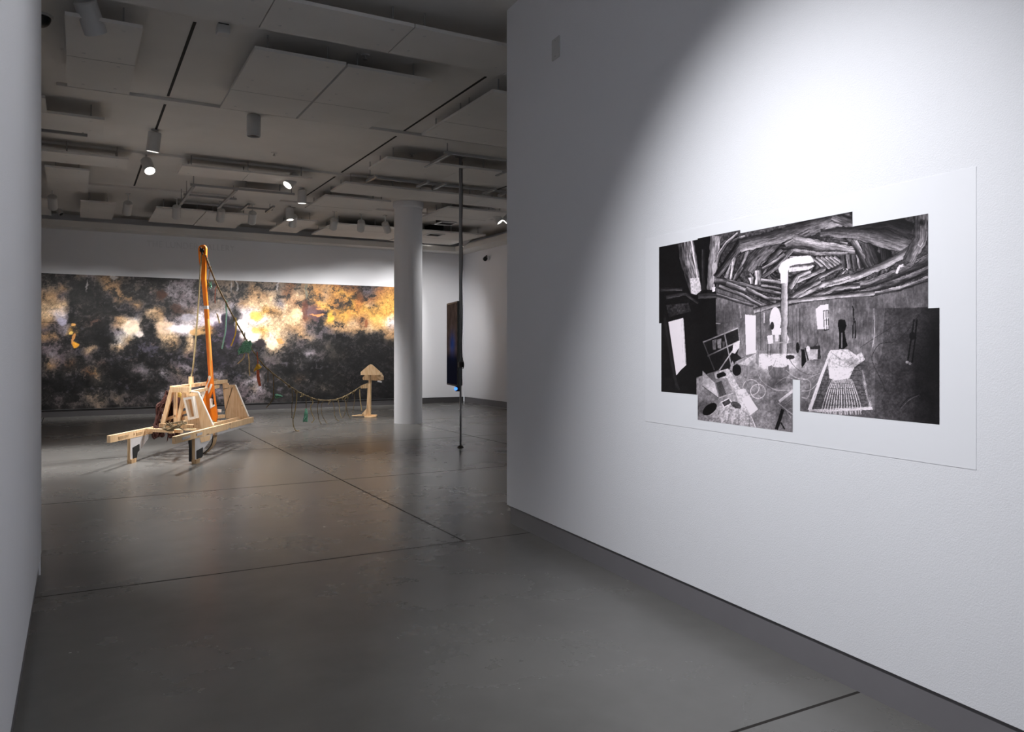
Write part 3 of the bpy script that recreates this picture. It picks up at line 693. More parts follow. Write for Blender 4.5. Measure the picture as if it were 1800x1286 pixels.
    def shade(crop, c, rx, ry, k):          # printed soft tone, part of the picture
        nonlocal g
        (x0, y0), = cv([c], crop)
        g = g * (1 - (1 - k) * np.exp(-((px - x0) / (rx / crop[2])) ** 2 - ((py - y0) / (ry / crop[2])) ** 2))
    for c_, rx_, ry_, k_ in (((870, 820), 30, 26, 0.6), ((800, 800), 26, 16, 0.78), ((1160, 900), 90, 160, 0.55), ((1200, 720), 40, 120, 0.6), ((300, 800), 60, 120, 0.45), ((340, 640), 60, 60, 0.6), ((700, 720), 60, 60, 0.85), ((900, 640), 50, 60, 0.8), ((560, 900), 60, 20, 0.6), ((720, 980), 60, 60, 0.75), ((250, 1000), 60, 60, 0.6), ((600, 1000), 60, 60, 0.8), ((660, 300), 120, 30, 0.75), ((1000, 260), 160, 40, 0.6), ((860, 470), 60, 20, 1.25), ((560, 360), 60, 40, 0.75)):
        shade(K3, c_, rx_, ry_, k_)
    cr = 1 - np.abs(fbm(px / 6.0, py / 5.0, 611, 4, 0.6) - 0.5) * 2
    m_ = (px > 1450) & (px < 1525) & (py > 610) & (py < 672) & (g > 150)
    g = np.where(m_, g * (0.74 + 0.3 * np.clip((cr - 0.6) * 3, 0, 1)), g)
    m_ = (px > 1230) & (px < 1320) & (py > 640) & (py < 735) & (g > 185) & (g < 225)
    g = np.where(m_, g * (0.7 + 0.34 * np.clip((cr - 0.6) * 3, 0, 1)), g)
    # single exposures butt against each other: slight tone steps at the seams
    def step(crop, x0, x1, y0, y1, k):
        nonlocal g
        ox, oy, s = crop
        g = np.where((px > ox + x0 / s) & (px < ox + x1 / s) & (py > oy + y0 / s) & (py < oy + y1 / s), g * k, g)
    step(K3, 318, 415, 300, 560, 0.86); step(K3, 628, 757, 330, 560, 1.14); step(K3, 660, 960, 600, 1080, 1.08); step(K3, 960, 1240, 600, 1080, 0.93); step(K3, 1120, 1240, 600, 1100, 0.9); step(K3, 415, 628, 560, 890, 0.94)
    vig = 1 - 0.25 * np.clip((px - 1600) / 60, 0, 1)
    g = g * vig
    q_ = np.clip(g / 255.0, 0, 1); g = g * (1.02 + 0.7 * q_ * (1 - q_) * 2) - 2
    g = g * (1 + (nz - 0.5) * 0.5 * (1 - q_ ** 2)) + (nf - 0.5) * 14 * (1 - q_)
    blot = fbm(px / 26.0, py / 20.0, 133, 4, 0.6); g = g * (1 + (blot - 0.5) * 0.7 * (1 - q_))
    g = np.clip(g, 5, 255) / 255.0
    rgb = np.stack([g * 1.0 + 0.004, g * 0.965, g * 0.99 + 0.006], -1)
    return tolin(rgb * 0.95)
pr = thing('photo_print', wall_pt(3.07, 1.045, 0.001), 'black and white photo montage of a log-roofed hut interior on the right wall', 'photograph')
obj('border_sheet', prism(B(), [wall_pt(1.994, 1.045), wall_pt(4.141, 1.045), wall_pt(4.141, 2.175), wall_pt(1.994, 2.175)], WN * 0.0016), M['vinyl'], pr)
patches = []
for u0, u1, z0, z1 in ((2.138, 2.161, 1.648, 2.107), (2.161, 2.506, 1.237, 2.107), (2.506, 2.856, 1.096, 2.113), (2.856, 3.223, 1.096, 2.096), (3.223, 3.27, 1.349, 2.096),
                       (3.27, 3.575, 1.201, 2.096), (3.575, 3.943, 1.201, 2.03), (3.943, 3.992, 1.201, 1.656)):
    nu = max(3, int((u1 - u0) / 0.0023)); nzz = int((z1 - z0) / 0.0023)
    uu, zz = np.meshgrid(np.linspace(u0, u1, nu), np.linspace(z0, z1, nzz))
    P = np.stack([WA.x + WU.x * uu + WN.x * 0.0024, WA.y + WU.y * uu + WN.y * 0.0024, zz], -1)
    qx, qy = project(P)
    patches.append((P, montage_colour(qx, qy)))
grid_mesh('montage', patches, vcol_mat('montage_ink', 0.45), pr)
# small blank wall plate high on the same wall
t = thing('wall_plate', wall_pt(0.82, 3.68), 'small blank white wall plate high on the right wall', 'wall plate')
bevel(obj('cover', prism(B(), [wall_pt(0.76, 3.68), wall_pt(0.88, 3.68), wall_pt(0.88, 3.84), wall_pt(0.76, 3.84)], WN * 0.012), M['lampbody'], t), 0.004)
for zz in (3.70, 3.82): obj('screw', lathe(B(), [(0, 0.0145), (0.005, 0.0135), (0.005, 0.010)], wall_pt(0.82, zz), WN, 10), M['steel'], t)

# ------------------------------------------------------------------ ceiling panels
ZP, TH = 4.2, 0.03
GP = 'white panels hung below the gallery ceiling'
def panel(x0, x1, y0, y1, label, seams=(), nx=1):
    cx_, cy_ = (x0 + x1) / 2, (y0 + y1) / 2
    t = thing('ceiling_panel', (cx_, cy_, ZP), label, 'ceiling panel', GP)
    w_ = (x1 - x0) / nx
    for i in range(nx):
        obj('board', box(B(), (x0 + i * w_ + (0.006 if i else 0), y0, ZP), (x0 + (i + 1) * w_, y1, ZP + TH)), M['ceil'], t)
    bm = B()
    for s in seams: box(bm, (x0 + 0.002, s - 0.004, ZP - 0.0015), (x1 - 0.002, s + 0.004, ZP + 0.001))
    if seams: obj('seam', bm, M['steel'], t)
    bm = B(); fb = B()
    k = max(2, int((x1 - x0) / 0.75) + 1)
    for i in range(k):
        X = x0 + 0.14 + (x1 - x0 - 0.28) * i / (k - 1)
        for Y in (y0 + 0.14, y1 - 0.14) if y1 - y0 < 1.2 else (y0 + 0.14, cy_ - 0.12, cy_ + 0.12, y1 - 0.14):
            tube(bm, [(X, Y, ZP + TH), (X, Y, ZC)], 0.008, 6)
            lathe(fb, [(0.016, 0.0005), (0.013, -0.003), (0, -0.003)], (X, Y, ZP), UP, 8)
    obj('hanger_rod', bm, M['steel'], t); obj('fixing', fb, M['lampbody'], t)
    return t
panel(-0.085, 0.49, 7.34, 9.33, 'square white ceiling panel at upper left behind the big near spotlight', (8.35,))
panel(1.41, 2.255, 7.35, 9.34, 'left half of the large white ceiling panel pair, upper middle', (8.62,))
panel(2.28, 3.15, 7.38, 9.34, 'right half of the large white ceiling panel pair, upper middle', (8.62,))
panel(0.17, 1.34, 6.20, 6.86, 'leftmost board of the long near ceiling panel row at the top edge')
panel(1.35, 2.49, 6.20, 6.86, 'middle board of the long near ceiling panel row at the top edge')
panel(2.50, 3.68, 6.20, 6.86, 'third board of the long near ceiling panel row, ending behind the right wall')
panel(3.69, 4.86, 6.20, 6.86, 'rightmost board of the long near ceiling panel row, mostly behind the wall')
panel(3.84, 6.2, 7.36, 9.32, 'large white ceiling panel at right, cut off by the near wall edge', (8.62,), 2)
panel(-0.9, -0.30, 9.90, 10.49, 'small white ceiling panel stub at far left beside the wall edge')
panel(-0.9, 0.29, 10.51, 11.24, 'white ceiling panel strip at left with a dark gap above it')
panel(-0.9, 0.65, 12.56, 13.24, 'second white ceiling panel strip at left, longer and lower')
panel(-0.42, 0.17, 13.65, 15.62, 'upright narrow white ceiling panel at left below the second strip')
panel(1.37, 3.3, 12.58, 13.24, 'long white ceiling panel strip left of the paired lit spotlights', (), 2)
panel(2.41, 3.26, 13.95, 15.10, 'white ceiling panel behind the steel ladder frame, centre left')
panel(0.06, 0.65, 16.54, 18.60, 'lit white ceiling panel at far left above the mural')
panel(1.34, 2.24, 16.58, 18.55, 'left half of the lit white panel pair above the mural')
panel(2.255, 3.13, 16.62, 18.62, 'right half of the lit white panel pair above the mural')
panel(3.9, 4.52, 16.75, 18.68, 'small lit white ceiling panel between two spotlights above the mural')
panel(4.9, 6.85, 16.85, 18.75, 'wide lit white ceiling panel left of the column top', (17.6,))
panel(3.87, 5.1, 13.85, 15.30, 'white ceiling panel with a black gap at its corner left of the column', (14.9,))
panel(3.87, 6.35, 10.67, 11.5, 'white ceiling panel strip crossed by the steel pole', (), 2)
panel(3.85, 7.8, 12.62, 13.45, 'longest white ceiling panel strip, passing behind the steel pole', (), 3)
panel(6.25, 7.6, 13.85, 15.35, 'white ceiling panel right of the column top', (14.9,))
panel(6.9, 8.6, 16.85, 18.9, 'white ceiling panel behind the pole near the far right corner', (17.9,))
panel(-0.9, -0.45, 16.54, 18.6, 'lit sliver of white ceiling panel at far left edge')
for X, Y, lb in ((7.0, 15.6, 'dark square ceiling vent right of the steel pole'), (7.45, 17.3, 'dark square ceiling vent between the column and the steel pole')):
    t = thing('ceiling_vent', (X, Y, ZP - 0.02), lb, 'vent', 'square ceiling vents')
    bm = B(); prism(bm, [(X - .2, Y - .2, ZP - .02), (X + .2, Y - .2, ZP - .02), (X + .2, Y + .2, ZP - .02), (X - .2, Y + .2, ZP - .02)], (0, 0, 0.02), [[(X - .16, Y - .16, ZP - .02), (X + .16, Y - .16, ZP - .02), (X + .16, Y + .16, ZP - .02), (X - .16, Y + .16, ZP - .02)]])
    obj('frame', bm, M['lampbody'], t)
    bm = B()
    for k in range(7): box(bm, (X - .16, Y - .15 + k * .045, ZP - .014), (X + .16, Y - .13 + k * .045, ZP - .006))
    obj('grille', bm, M['dark'], t); obj('duct', box(B(), (X - .17, Y - .17, ZP - 0.003), (X + .17, Y + .17, ZC - 0.001)), M['dark'], t)

# ------------------------------------------------------------------ steel strut frames and small ceiling devices
def ladder(name, label, rails, rungs, z=4.27):
    x0, y0 = rails[0][0], rails[0][2]
    t = thing(name, (x0, y0, z), label, 'ceiling frame', 'steel strut frames under the ceiling')
    for xa, xb, y in rails: obj('rail', box(B(), (xa, y - 0.02, z), (xb, y + 0.02, z + 0.035)), M['steel'], t)
    for ya, yb, x in rungs: obj('rung', box(B(), (x - 0.02, ya, z - 0.036), (x + 0.02, yb, z - 0.001)), M['steel'], t)
    for xa, xb, y in rails:
        for x in (xa + 0.05, xb - 0.05): obj('threaded_rod', tube(B(), [(x, y, z), (x, y, ZC)], 0.007, 6), M['steel'], t)
    return t
ladder('strut_frame', 'steel strut ladder frame on the ceiling left of the lit spotlights', [(1.62, 3.3, 13.75), (1.62, 2.5, 14.7), (1.62, 3.3, 15.5)], [(13.65, 15.6, 1.66), (13.65, 15.6, 2.32), (14.9, 15.6, 2.75), (14.9, 15.6, 3.2)], 4.14)
ladder('strut_frame', 'steel strut frame with short cross pieces beside the pole, lower one', [(3.95, 7.2, 11.8)], [(11.5, 11.95, 4.0), (11.5, 11.95, 4.85), (11.5, 11.95, 5.15), (11.5, 11.95, 6.05), (11.5, 11.95, 6.35)], 4.14)
ladder('strut_frame', 'steel strut frame at the top of the pole, upper one', [(4.5, 6.8, 10.1)], [(10.05, 10.9, 4.55), (10.05, 10.9, 5.75)], 4.22)
ladder('strut_frame', 'single steel rail under the ceiling at far left', [(-0.9, 0.12, 11.45)], [], 4.2)
p = onz(392, 44, ZC)
t = thing('smoke_detector', p - UP * 0.09, 'small white box detector on the ceiling between the two upper panels', 'smoke detector')
bevel(obj('housing', box(B(), (p.x - .055, p.y - .055, ZC - .09), (p.x + .055, p.y + .055, ZC - 0.008)), M['lampbody'], t), 0.012)
obj('mounting_plate', box(B(), (p.x - .045, p.y - .045, ZC - .008), (p.x + .045, p.y + .045, ZC)), M['dark'], t)
p = Vector((-0.30 + 0.02, 8.0, ZC))
t = thing('dome_camera', p - UP * 0.1, 'black dome camera on the ceiling at the left wall edge', 'security camera')
obj('dome', lathe(B(), [(0.085, -0.02)] + [(0.085 * math.cos(a_), -0.02 - 0.085 * math.sin(a_)) for a_ in np.linspace(0.1, math.pi / 2, 8)], p, UP), M['black'], t, True)
obj('base_ring', lathe(B(), [(0, -0.02), (0.1, -0.02), (0.1, 0), (0, 0)], p, UP), M['lampbody'], t)
for (a_, b_), lb in (((482, 268), 'tiny sprinkler head on the ceiling right of the hanging off spotlight'), ((724, 270), 'tiny sprinkler head on the ceiling left of the steel pole'), ((642, 96), 'tiny sprinkler head on the ceiling above the large panel pair')):
    p = onz(a_, b_, ZC)
    t = thing('sprinkler', p - UP * 0.05, lb, 'sprinkler', 'sprinkler heads')
    obj('escutcheon', lathe(B(), [(0.045, 0), (0.04, -0.012), (0.015, -0.015), (0, -0.015)], p, UP, 20), M['lampbody'], t)
    obj('deflector', lathe(B(), [(0, -0.015), (0.01, -0.015), (0.01, -0.045), (0.022, -0.045), (0.022, -0.05), (0, -0.05)], p, UP, 14), M['steel'], t)

# ------------------------------------------------------------------ cylinder spotlights
def spot(att, drop, L, R, direction, lit, label, energy=0, size=50, blend=0.9, color=WARM, real=True, group='cylinder spotlights under the ceiling', z_att=ZC, name='spotlight', soft=0.05):
    att = Vector((att[0], att[1], z_att)); d = Vector(direction).normalized()
    t = thing(name, att, label, 'spotlight', group)
    obj('mount', lathe(B(), [(0, 0), (0.045, 0), (0.045, -0.018), (0, -0.018)], att, UP, 20), M['lampbody'], t)
    piv = att - UP * drop
    obj('stem', tube(B(), [att - UP * 0.015, piv], 0.011, 8), M['lampbody'], t)
    top = piv + d * -0.02
    prof = [(0, 0), (R * 0.86, 0), (R, 0.014), (R, L), (R * 0.9, L), (R * 0.9, L - 0.03), (0, L - 0.03)]
    b_ = obj('housing', lathe(B(), prof, top, d, 32), M['lampbody'], t, True)
    es = b_.modifiers.new('e', 'EDGE_SPLIT'); es.split_angle = math.radians(35)
    obj('lens', lathe(B(), [(0, L - 0.026), (R * 0.89, L - 0.026), (R * 0.89, L - 0.022), (0, L - 0.022)], top, d, 32), M['lens'] if lit else M['dark'], t)
    if energy:
        ld = bpy.data.lights.new('spot_beam', 'SPOT'); ld.energy = energy; ld.spot_size = math.radians(size); ld.spot_blend = blend; ld.color = color; ld.shadow_soft_size = soft
        lo = bpy.data.objects.new('spot_beam', ld); C.objects.link(lo); lo.parent = t
        lo.location = top + d * (L + 0.02) - att
        lo.rotation_euler = d.to_track_quat('-Z', 'Y').to_euler()
    return t
mc = W(-4.6, 11.3, 0.6)                 # middle of the timber sculpture
def aim(src, dst): return (Vector(dst) - Vector(src)).normalized()
def src(px, py): p = onz(px, py, ZC); return p
p = onz(158, 2, ZC); p = at(150, 5, 6.45); spot((p.x, p.y), ZC - p.z, 0.26, 0.089, FWD * 0.62 + RIGHT * 0.03 - UP * 0.78, False, 'large unlit white spotlight at the top left corner, nearest one')
p = src(446, 197); spot((p.x, p.y), 0.06, 0.26, 0.083, (0, 0.02, -1), False, 'unlit white cylinder spotlight hanging upright in the middle of the ceiling')
p = src(272, 228); spot((p.x, p.y), 0.05, 0.26, 0.083, (-0.1, 0.15, -1), True, 'lit white cylinder spotlight pointing down, upper left of the mast', E_SCULPT, 60)
p = src(257, 268); a_ = Vector((p.x, p.y, 4.2)); spot((p.x, p.y), 0.13, 0.24, 0.08, (0.15, -0.50, -0.62), True, 'lit tilted spotlight facing the viewer just below the upper left lit one', E_SCULPT, 55)
p = src(519, 299); spot((p.x, p.y), 0.10, 0.25, 0.083, (-0.62, -0.25, -0.75), True, 'lit tilted spotlight aimed left, upper of the pair in the ceiling centre', E_SCULPT, 55)
p = src(531, 330); spot((p.x, p.y), 0.06, 0.24, 0.08, (0, 0.05, -1), True, 'lit upright spotlight directly below the tilted one in the ceiling centre', E_HALL, 90)
p = src(508, 362); spot((p.x, p.y), 0.06, 0.25, 0.08, (0.08, -0.12, -1), True, 'lit spotlight overlapping an unlit one above the mural centre', E_HALL, 90)
rowl = ['unlit-looking spotlight at far left, first of the row above the mural', 'spotlight second from left in the row above the mural', 'spotlight in front of the left half of the lit panel pair',
        'spotlight in front of the right half of the lit panel pair', 'spotlight just right of the lit panel pair above the mural', 'spotlight behind the lit one above the mural centre',
        'spotlight third left of the column in the row', 'spotlight second left of the column in the row', 'spotlight touching the left side of the column in the row']
rowp = [(onY(x_, 370, 16.42).x, 16.42) for x_ in (92, 225, 311, 389, 444, 516, 588, 635, 677)]
rowe = [0.65, 0.7, 0.75, 0.85, 1.0, 1.1, 1.25, 1.3, 1.3]
rowz = [1.1, 1.1, 1.1, 1.15, 1.2, 1.3, 1.5, 1.6, 1.6]
rowx = [-0.3, 0.6, 1.8, 2.6, 3.5, 4.3, 5.2, 6.2, 8.3]
for (X, Y), lb, e, tx, tz in zip(rowp, rowl, rowe, rowx, rowz):
    spot((X, Y), 0.19, 0.26, 0.078, aim((X, Y, 4.1), (tx, YB, tz)), True, lb, E_MURAL * e, 62, 1.0, WARM)
spot((7.5, 14.4), 0.09, 0.30, 0.08, (0.45, -0.35, -0.75), True, 'tilted white spotlight right of the steel pole near the wall edge', E_MURAL * 0.5, 80)
spot((7.95, 14.36), 0.09, 0.26, 0.08, (-0.5, 0.25, -0.65), True, 'lit spotlight half hidden by the near wall edge', E_MURAL * 0.4, 80)
spot((8.75, 18.1), 0.10, 0.28, 0.08, (-0.75, 0.35, -0.8), True, 'tilted lit spotlight beside the steel pole in the far corner', E_MURAL * 0.9, 80)
spot((8.2, 18.6), 0.05, 0.12, 0.05, (-0.2, 0.6, -0.7), True, 'small bright lamp right of the column at the back wall', E_MURAL * 0.06, 90)
spot((-0.32, 18.95), 0.05, 0.12, 0.05, (0.4, -0.5, -0.7), False, 'small unlit lamp at far left close to the back wall')
# lamps over the near space (above the frame)
pa = wall_pt(3.3, 4.2, 2.9)
spot((pa.x, pa.y), 0.08, 0.26, 0.085, aim(pa, wall_pt(3.3, 0.95)), True, 'spotlight above the viewer lighting the photo montage', E_PRINT, 70, 1.0, (0.97, 0.975, 1.0), soft=0.03)
spot((6.3, 8.9), 0.08, 0.26, 0.085, aim((6.3, 8.9, 4.2), (mc.x, mc.y, 0.9)), True, 'added unseen spotlight behind the near wall aimed at the sculpture', E_SCULPT * 0.85, 34, 0.7)  # unseen fill lamp, added to brighten the sculpture's front and right faces
for (x_, y_), ty, lb in (((1.7, 0.9), 1.2, 'added unseen spotlight washing the left wall, nearer one'), ((1.8, 3.0), 4.2, 'added unseen spotlight washing the left wall, farther one')):  # unseen fill lamps, added to brighten the left wall and its bounce
    spot((x_, y_), 0.08, 0.26, 0.085, aim((x_, y_, 4.2), (-0.2, ty, 1.3)), True, lb, E_HALL * 0.13, 130, 1.0, COOL)

# ------------------------------------------------------------------ wall lettering
cu = bpy.data.curves.new('lettering', 'FONT'); cu.body = 'THE LUNDER GALLERY'; cu.size = 0.2; cu.extrude = 0.006; cu.space_character = 1.1
tmp = bpy.data.objects.new('tmp', cu); C.objects.link(tmp); bpy.context.view_layer.update()
me = bpy.data.meshes.new_from_object(tmp.evaluated_get(bpy.context.evaluated_depsgraph_get()))
bpy.data.objects.remove(tmp)
xs = [v.co.x for v in me.vertices]; a_ = onY(258, 424, YB); b_ = onY(412, 434, YB)
k = (b_.x - a_.x) / (max(xs) - min(xs))
me.transform(Matrix.Translation((a_.x, YB - 0.007, 3.80)) @ Matrix.Rotation(math.pi / 2, 4, 'X') @ Matrix.Diagonal((k, 1.0, 1, 1)))
LT = thing('wall_lettering', (a_.x, YB - 0.007, 3.80), 'faint raised gallery name lettering high on the back wall', 'lettering')
bm = bmesh.new(); bm.from_mesh(me); bmesh.ops.remove_doubles(bm, verts=bm.verts[:], dist=1e-5)
left = set(bm.verts)
while left:
    st = [left.pop()]; isl = set(st)
    while st:
        v = st.pop()
        for e in v.link_edges:
            o_ = e.other_vert(v)
            if o_ in left: left.discard(o_); isl.add(o_); st.append(o_)
    nb = bmesh.new(); mpv = {v: nb.verts.new(v.co) for v in isl}
    for f in {f for v in isl for f in v.link_faces}:
        try: nb.faces.new([mpv[v] for v in f.verts])
        except ValueError: pass
    obj('letter', nb, M['letter'], LT)
bm.free()

# security camera on the far right wall
k_ = (857 - CX) / FL; dd = XR / (CS * k_ + SN); p = W(k_ * dd, dd, EYE - (454 - HY) / FL * dd)
t = thing('security_camera', p, 'small black security camera on the far right wall', 'security camera')
obj('body', lathe(B(), [(0, 0), (0.055, 0), (0.055, 0.13), (0.045, 0.15), (0, 0.15)], p + Vector((-0.06, 0, 0)), (-0.5, -0.8, -0.25), 20), M['black'], t, True)
obj('bracket', tube(B(), [p + Vector((0, 0.06, 0.05)), p + Vector((-0.06, 0.03, 0.02)), p + Vector((-0.08, -0.02, 0))], 0.014, 8), M['black'], t)
obj('mount_plate', lathe(B(), [(0, 0), (0.04, 0), (0.04, 0.012), (0, 0.012)], p + Vector((0, 0.06, 0.05)), (-1, 0, 0), 20), M['black'], t)

# ------------------------------------------------------------------ steel pole with portrait screen
pd = 11.85; pc = (809.5 - CX) / FL * pd; pp = W(pc, pd, 0)
t = thing('floor_to_ceiling_pole', pp, 'thin grey floor-to-ceiling steel pole right of the column', 'pole')
obj('lower_tube', tube(B(), [pp + UP * 0.012, pp + UP * 0.95], 0.015, 16), M['tube'], t, True)
obj('upper_tube', tube(B(), [pp + UP * 0.93, pp + UP * (ZC - 0.03)], 0.024, 16), M['tube'], t, True)
obj('foot', lathe(B(), [(0, 0), (0.05, 0), (0.05, 0.008), (0.022, 0.03), (0, 0.03)], pp, UP, 20), M['black'], t)
obj('top_plate', box(B(), (pp.x - .07, pp.y - .07, ZC - .03), (pp.x + .07, pp.y + .07, ZC)), M['steel'], t)
A0 = at(785.2, 605, 12.58); A1 = at(804.0, 604, 11.82)
ht0, ht1 = EYE - (679.6 - HY) / FL * 11.82, EYE - (528.6 - HY) / FL * 11.82
A0.z = A1.z = 0
sx = (A1 - A0).normalized(); sn = Vector((sx.y, -sx.x, 0))
if sn.dot(W(-1, 0, 0)) < 0: sn = -sn
bk = -sn
s = thing('portrait_screen', A1 + UP * ht0, 'black portrait-format flat screen showing a dark bluish picture, clamped to the pole', 'screen')
q = [A0 + UP * ht0, A1 + UP * ht0, A1 + UP * ht1, A0 + UP * ht1]
bevel(obj('housing', prism(B(), q, bk * 0.045), M['black'], s), 0.004)
ins = [A0 + sx * .07 + UP * (ht0 + .09) + bk * .045, A1 - sx * .04 + UP * (ht0 + .09) + bk * .045, A1 - sx * .04 + UP * (ht1 - .09) + bk * .045, A0 + sx * .07 + UP * (ht1 - .09) + bk * .045]
bevel(obj('back_cover', prism(B(), ins, bk * 0.04), M['black'], s), 0.01)
ns, nh = 50, 90
U, V = np.meshgrid(np.linspace(0.025, 0.975, ns), np.linspace(0.02, 0.98, nh))
Wd = (A1 - A0).length
P = np.stack([A0.x + sx.x * U * Wd + sn.x * 0.0012, A0.y + sx.y * U * Wd + sn.y * 0.0012, ht0 + V * (ht1 - ht0)], -1)
n1 = fbm(U * 9, V * 14, 3, 4, 0.65)[..., None]
brown = np.array([0.13, 0.085, 0.07]); blue = np.array([0.03, 0.06, 0.22]); blk = np.array([0.008, 0.009, 0.02])
mV = np.clip((V - 0.33) * 9, 0, 1)[..., None]; mB = (np.exp(-((V - 0.5) / 0.12) ** 2 - ((U - 0.55) / 0.24) ** 2))[..., None]
col = blk * (1 - mV) + brown * mV * (0.3 + 1.0 * n1) ; col = col * (1 - mB) + blue * mB * (0.7 + 0.8 * n1)
grid_mesh('display', [(P, col)], vcol_mat('screen_picture', 0.5, 0.34, 0.0), s)
obj('wall_bracket', bar(B(), W(pc, pd, 1.30), A1 - sx * 0.1 + UP * 1.30 + bk * 0.085, 0.05, 0.10), M['black'], s)
obj('wall_bracket', bar(B(), W(pc, pd, 0.98), A1 - sx * 0.1 + UP * 0.98 + bk * 0.085, 0.03, 0.10), M['black'], s)
mp_ = at(804.5, 683, 11.8)
t = thing('media_player', mp_ - UP * 0.04, 'small black media box with a glowing blue light under the screen', 'media player')
bevel(obj('case', prism(B(), [mp_ + RIGHT * -.035 - UP * .04, mp_ + RIGHT * .03 - UP * .04, mp_ + RIGHT * .03 + UP * .035, mp_ + RIGHT * -.035 + UP * .035], FWD * 0.07), M['black'], t), 0.006)
lp = mp_ + RIGHT * -.042
obj('indicator', lathe(B(), [(0, 0), (0.026, 0), (0.026, 0.007), (0, 0.012)], mp_ + RIGHT * -.028 + FWD * 0.004, -FWD, 16), plain('blue_led', (40, 90, 220), 0.4, emis=(70, 140, 255), estr=1.8), t)
cb = B(); pts = [pp + UP * 4.3 + RIGHT * 0.026]
for k in range(12): pts.append(pp + UP * (4.0 - k * 0.24) + RIGHT * (0.028 + 0.006 * math.sin(k * 1.7)) - FWD * 0.012)
pts += [pp + UP * 1.26 + RIGHT * 0.05, pp + UP * 1.2 + RIGHT * 0.045, pp + UP * 1.18 + RIGHT * 0.03]
o = centred(obj('power_cable', tube(cb, smoothline(pts, 4), 0.005, 6), M['black'])); tag(o, 'thin black cable running down the steel pole to the screen', 'cable')
obj('clamp', lathe(B(), [(0.0245, 1.205), (0.052, 1.205), (0.052, 1.285), (0.0245, 1.285)], pp, UP, 8), M['black'], bpy.data.objects['floor_to_ceiling_pole'])

# ------------------------------------------------------------------ the timber sculpture
def mv(a, b, z): return W(-4.54 + a - 0.058 * b, 10.3 + b + 0.058 * a, z)
AV = mv(1, 0, 0) - mv(0, 0, 0); BV = mv(0, 1, 0) - mv(0, 0, 0)
S0 = mv(0, 1.0, 0)
T = thing('timber_machine', S0, 'pine-board siege-engine-like sculpture with a tall orange mast in front of the mural', 'sculpture')
def pbz(poly, a0, th, holes=()): return prism(B(), [mv(a0, b, z) for b, z in poly], AV * th, [[mv(a0, b, z) for b, z in h] for h in holes])
def zr(b): return 0.415 - 0.02 * b
def railpoly(b0, b1, h=0.088):
    pts = [(b0, zr(b0)), (b1, zr(b1)), (b1, zr(b1) - h)]
    for s_ in (0.62, 0.34):
        c_ = b0 + (b1 - b0) * s_
        pts += [(c_ + 0.05, zr(c_) - h), (c_ + 0.05, zr(c_) - h + 0.018), (c_ - 0.05, zr(c_) - h + 0.018), (c_ - 0.05, zr(c_) - h)]
    pts += [(b0, zr(b0) - h)]
    return pts
for nm, a0, b0 in (('L', -0.44, -0.68), ('R', 0.40, -0.86)):
    r_ = obj('rail', pbz(railpoly(b0, 2.62), a0, 0.042), M['pine'], T)
    # painted slots on the outer face
    for bb, ln in ((b0 + 0.22, 0.28), (b0 + 0.75, 0.2)):
        obj('slot_inlay', pbz([(bb, zr(bb) - 0.03), (bb + ln, zr(bb + ln) - 0.028), (bb + ln, zr(bb) - 0.062), (bb, zr(bb) - 0.064)], a0 + 0.042, 0.004), M['gesso'] if nm == 'R' else M['pine2'], r_)
obj('side_board', pbz([(0.75, 0.335), (2.5, 0.30), (2.5, 0.245), (0.75, 0.275)], 0.405, 0.03), M['gesso'], T)
obj('inner_rail', pbz([(0.78, 0.415), (2.55, 0.385), (2.55, 0.345), (0.78, 0.375)], 0.26, 0.035), M['pine'], T)
for bb in (0.95, 1.5, 2.05, 2.5): obj('deck_slat', bar(B(), mv(-0.4, bb, 0.345 - 0.015 * bb), mv(0.40, bb, 0.345 - 0.015 * bb), 0.07, 0.022), M['pine'], T)
# legs
def leg(a0, b0, b1, pad):
    L_ = obj('leg', pbz([(b0, 0.055), (b0 + 0.17, 0.055), (b0 + 0.24, 0.12), (b1 - 0.05, 0.26), (b1, 0.33), (b1, zr(b1) - 0.09), (b0, zr(b0) - 0.09)], a0, 0.034), M['gesso'], T)
    obj('foot', pbz([(b0 + 0.005, 0), (b0 + 0.15, 0), (b0 + 0.17, 0.055), (b0 + 0.005, 0.055)], a0 - 0.01, 0.055), M['pine2'], L_)
    obj('rubber_pad', pbz(pad, a0 + 0.034, 0.006), M['pad'], L_)
    obj('front_edge', pbz([(b0 - 0.012, 0.02), (b0 - 0.001, 0.02), (b0 - 0.001, zr(b0) - 0.09), (b0 - 0.012, zr(b0) - 0.09)], a0, 0.034), M['pine2'], L_)
    return L_
leg(-0.435, -0.1, 0.52, [(-0.04, 0.20), (0.17, 0.225), (0.17, 0.14), (0.11, 0.12), (0.09, 0.045), (-0.02, 0.03)])
l2 = leg(0.405, -0.17, 0.56, [(-0.12, 0.165), (0.12, 0.18), (0.11, 0.06), (-0.11, 0.03)])
obj('brace_block', pbz([(0.0, 0.32), (0.44, 0.31), (0.40, 0.24), (0.05, 0.25)], 0.439, 0.004), M['pine'], l2)
obj('side_fin', pbz([(-0.2, 0.33), (-0.13, 0.33), (-0.10, 0.2), (-0.12, 0.03), (-0.17, 0.03), (-0.17, 0.22)], 0.36, 0.03), M['pad'], T)
# curved keel behind the right leg
kp = smoothline([at(376, 758, 11.15), at(377.5, 768, 11.15), at(375, 780, 11.15), at(367, 790, 11.12), at(359, 797, 11.1)], 5)
kb = B()
for i in range(len(kp) - 1): bar(kb, kp[i], kp[i + 1] + (kp[i + 1] - kp[i]) * 0.1, 0.16, 0.014, side=BV)
obj('keel', kb, M['pine2'], T)
obj('keel_edge', tube(B(), [p_ + (-BV) * 0.085 for p_ in kp], 0.008, 6), M['pad'], T)
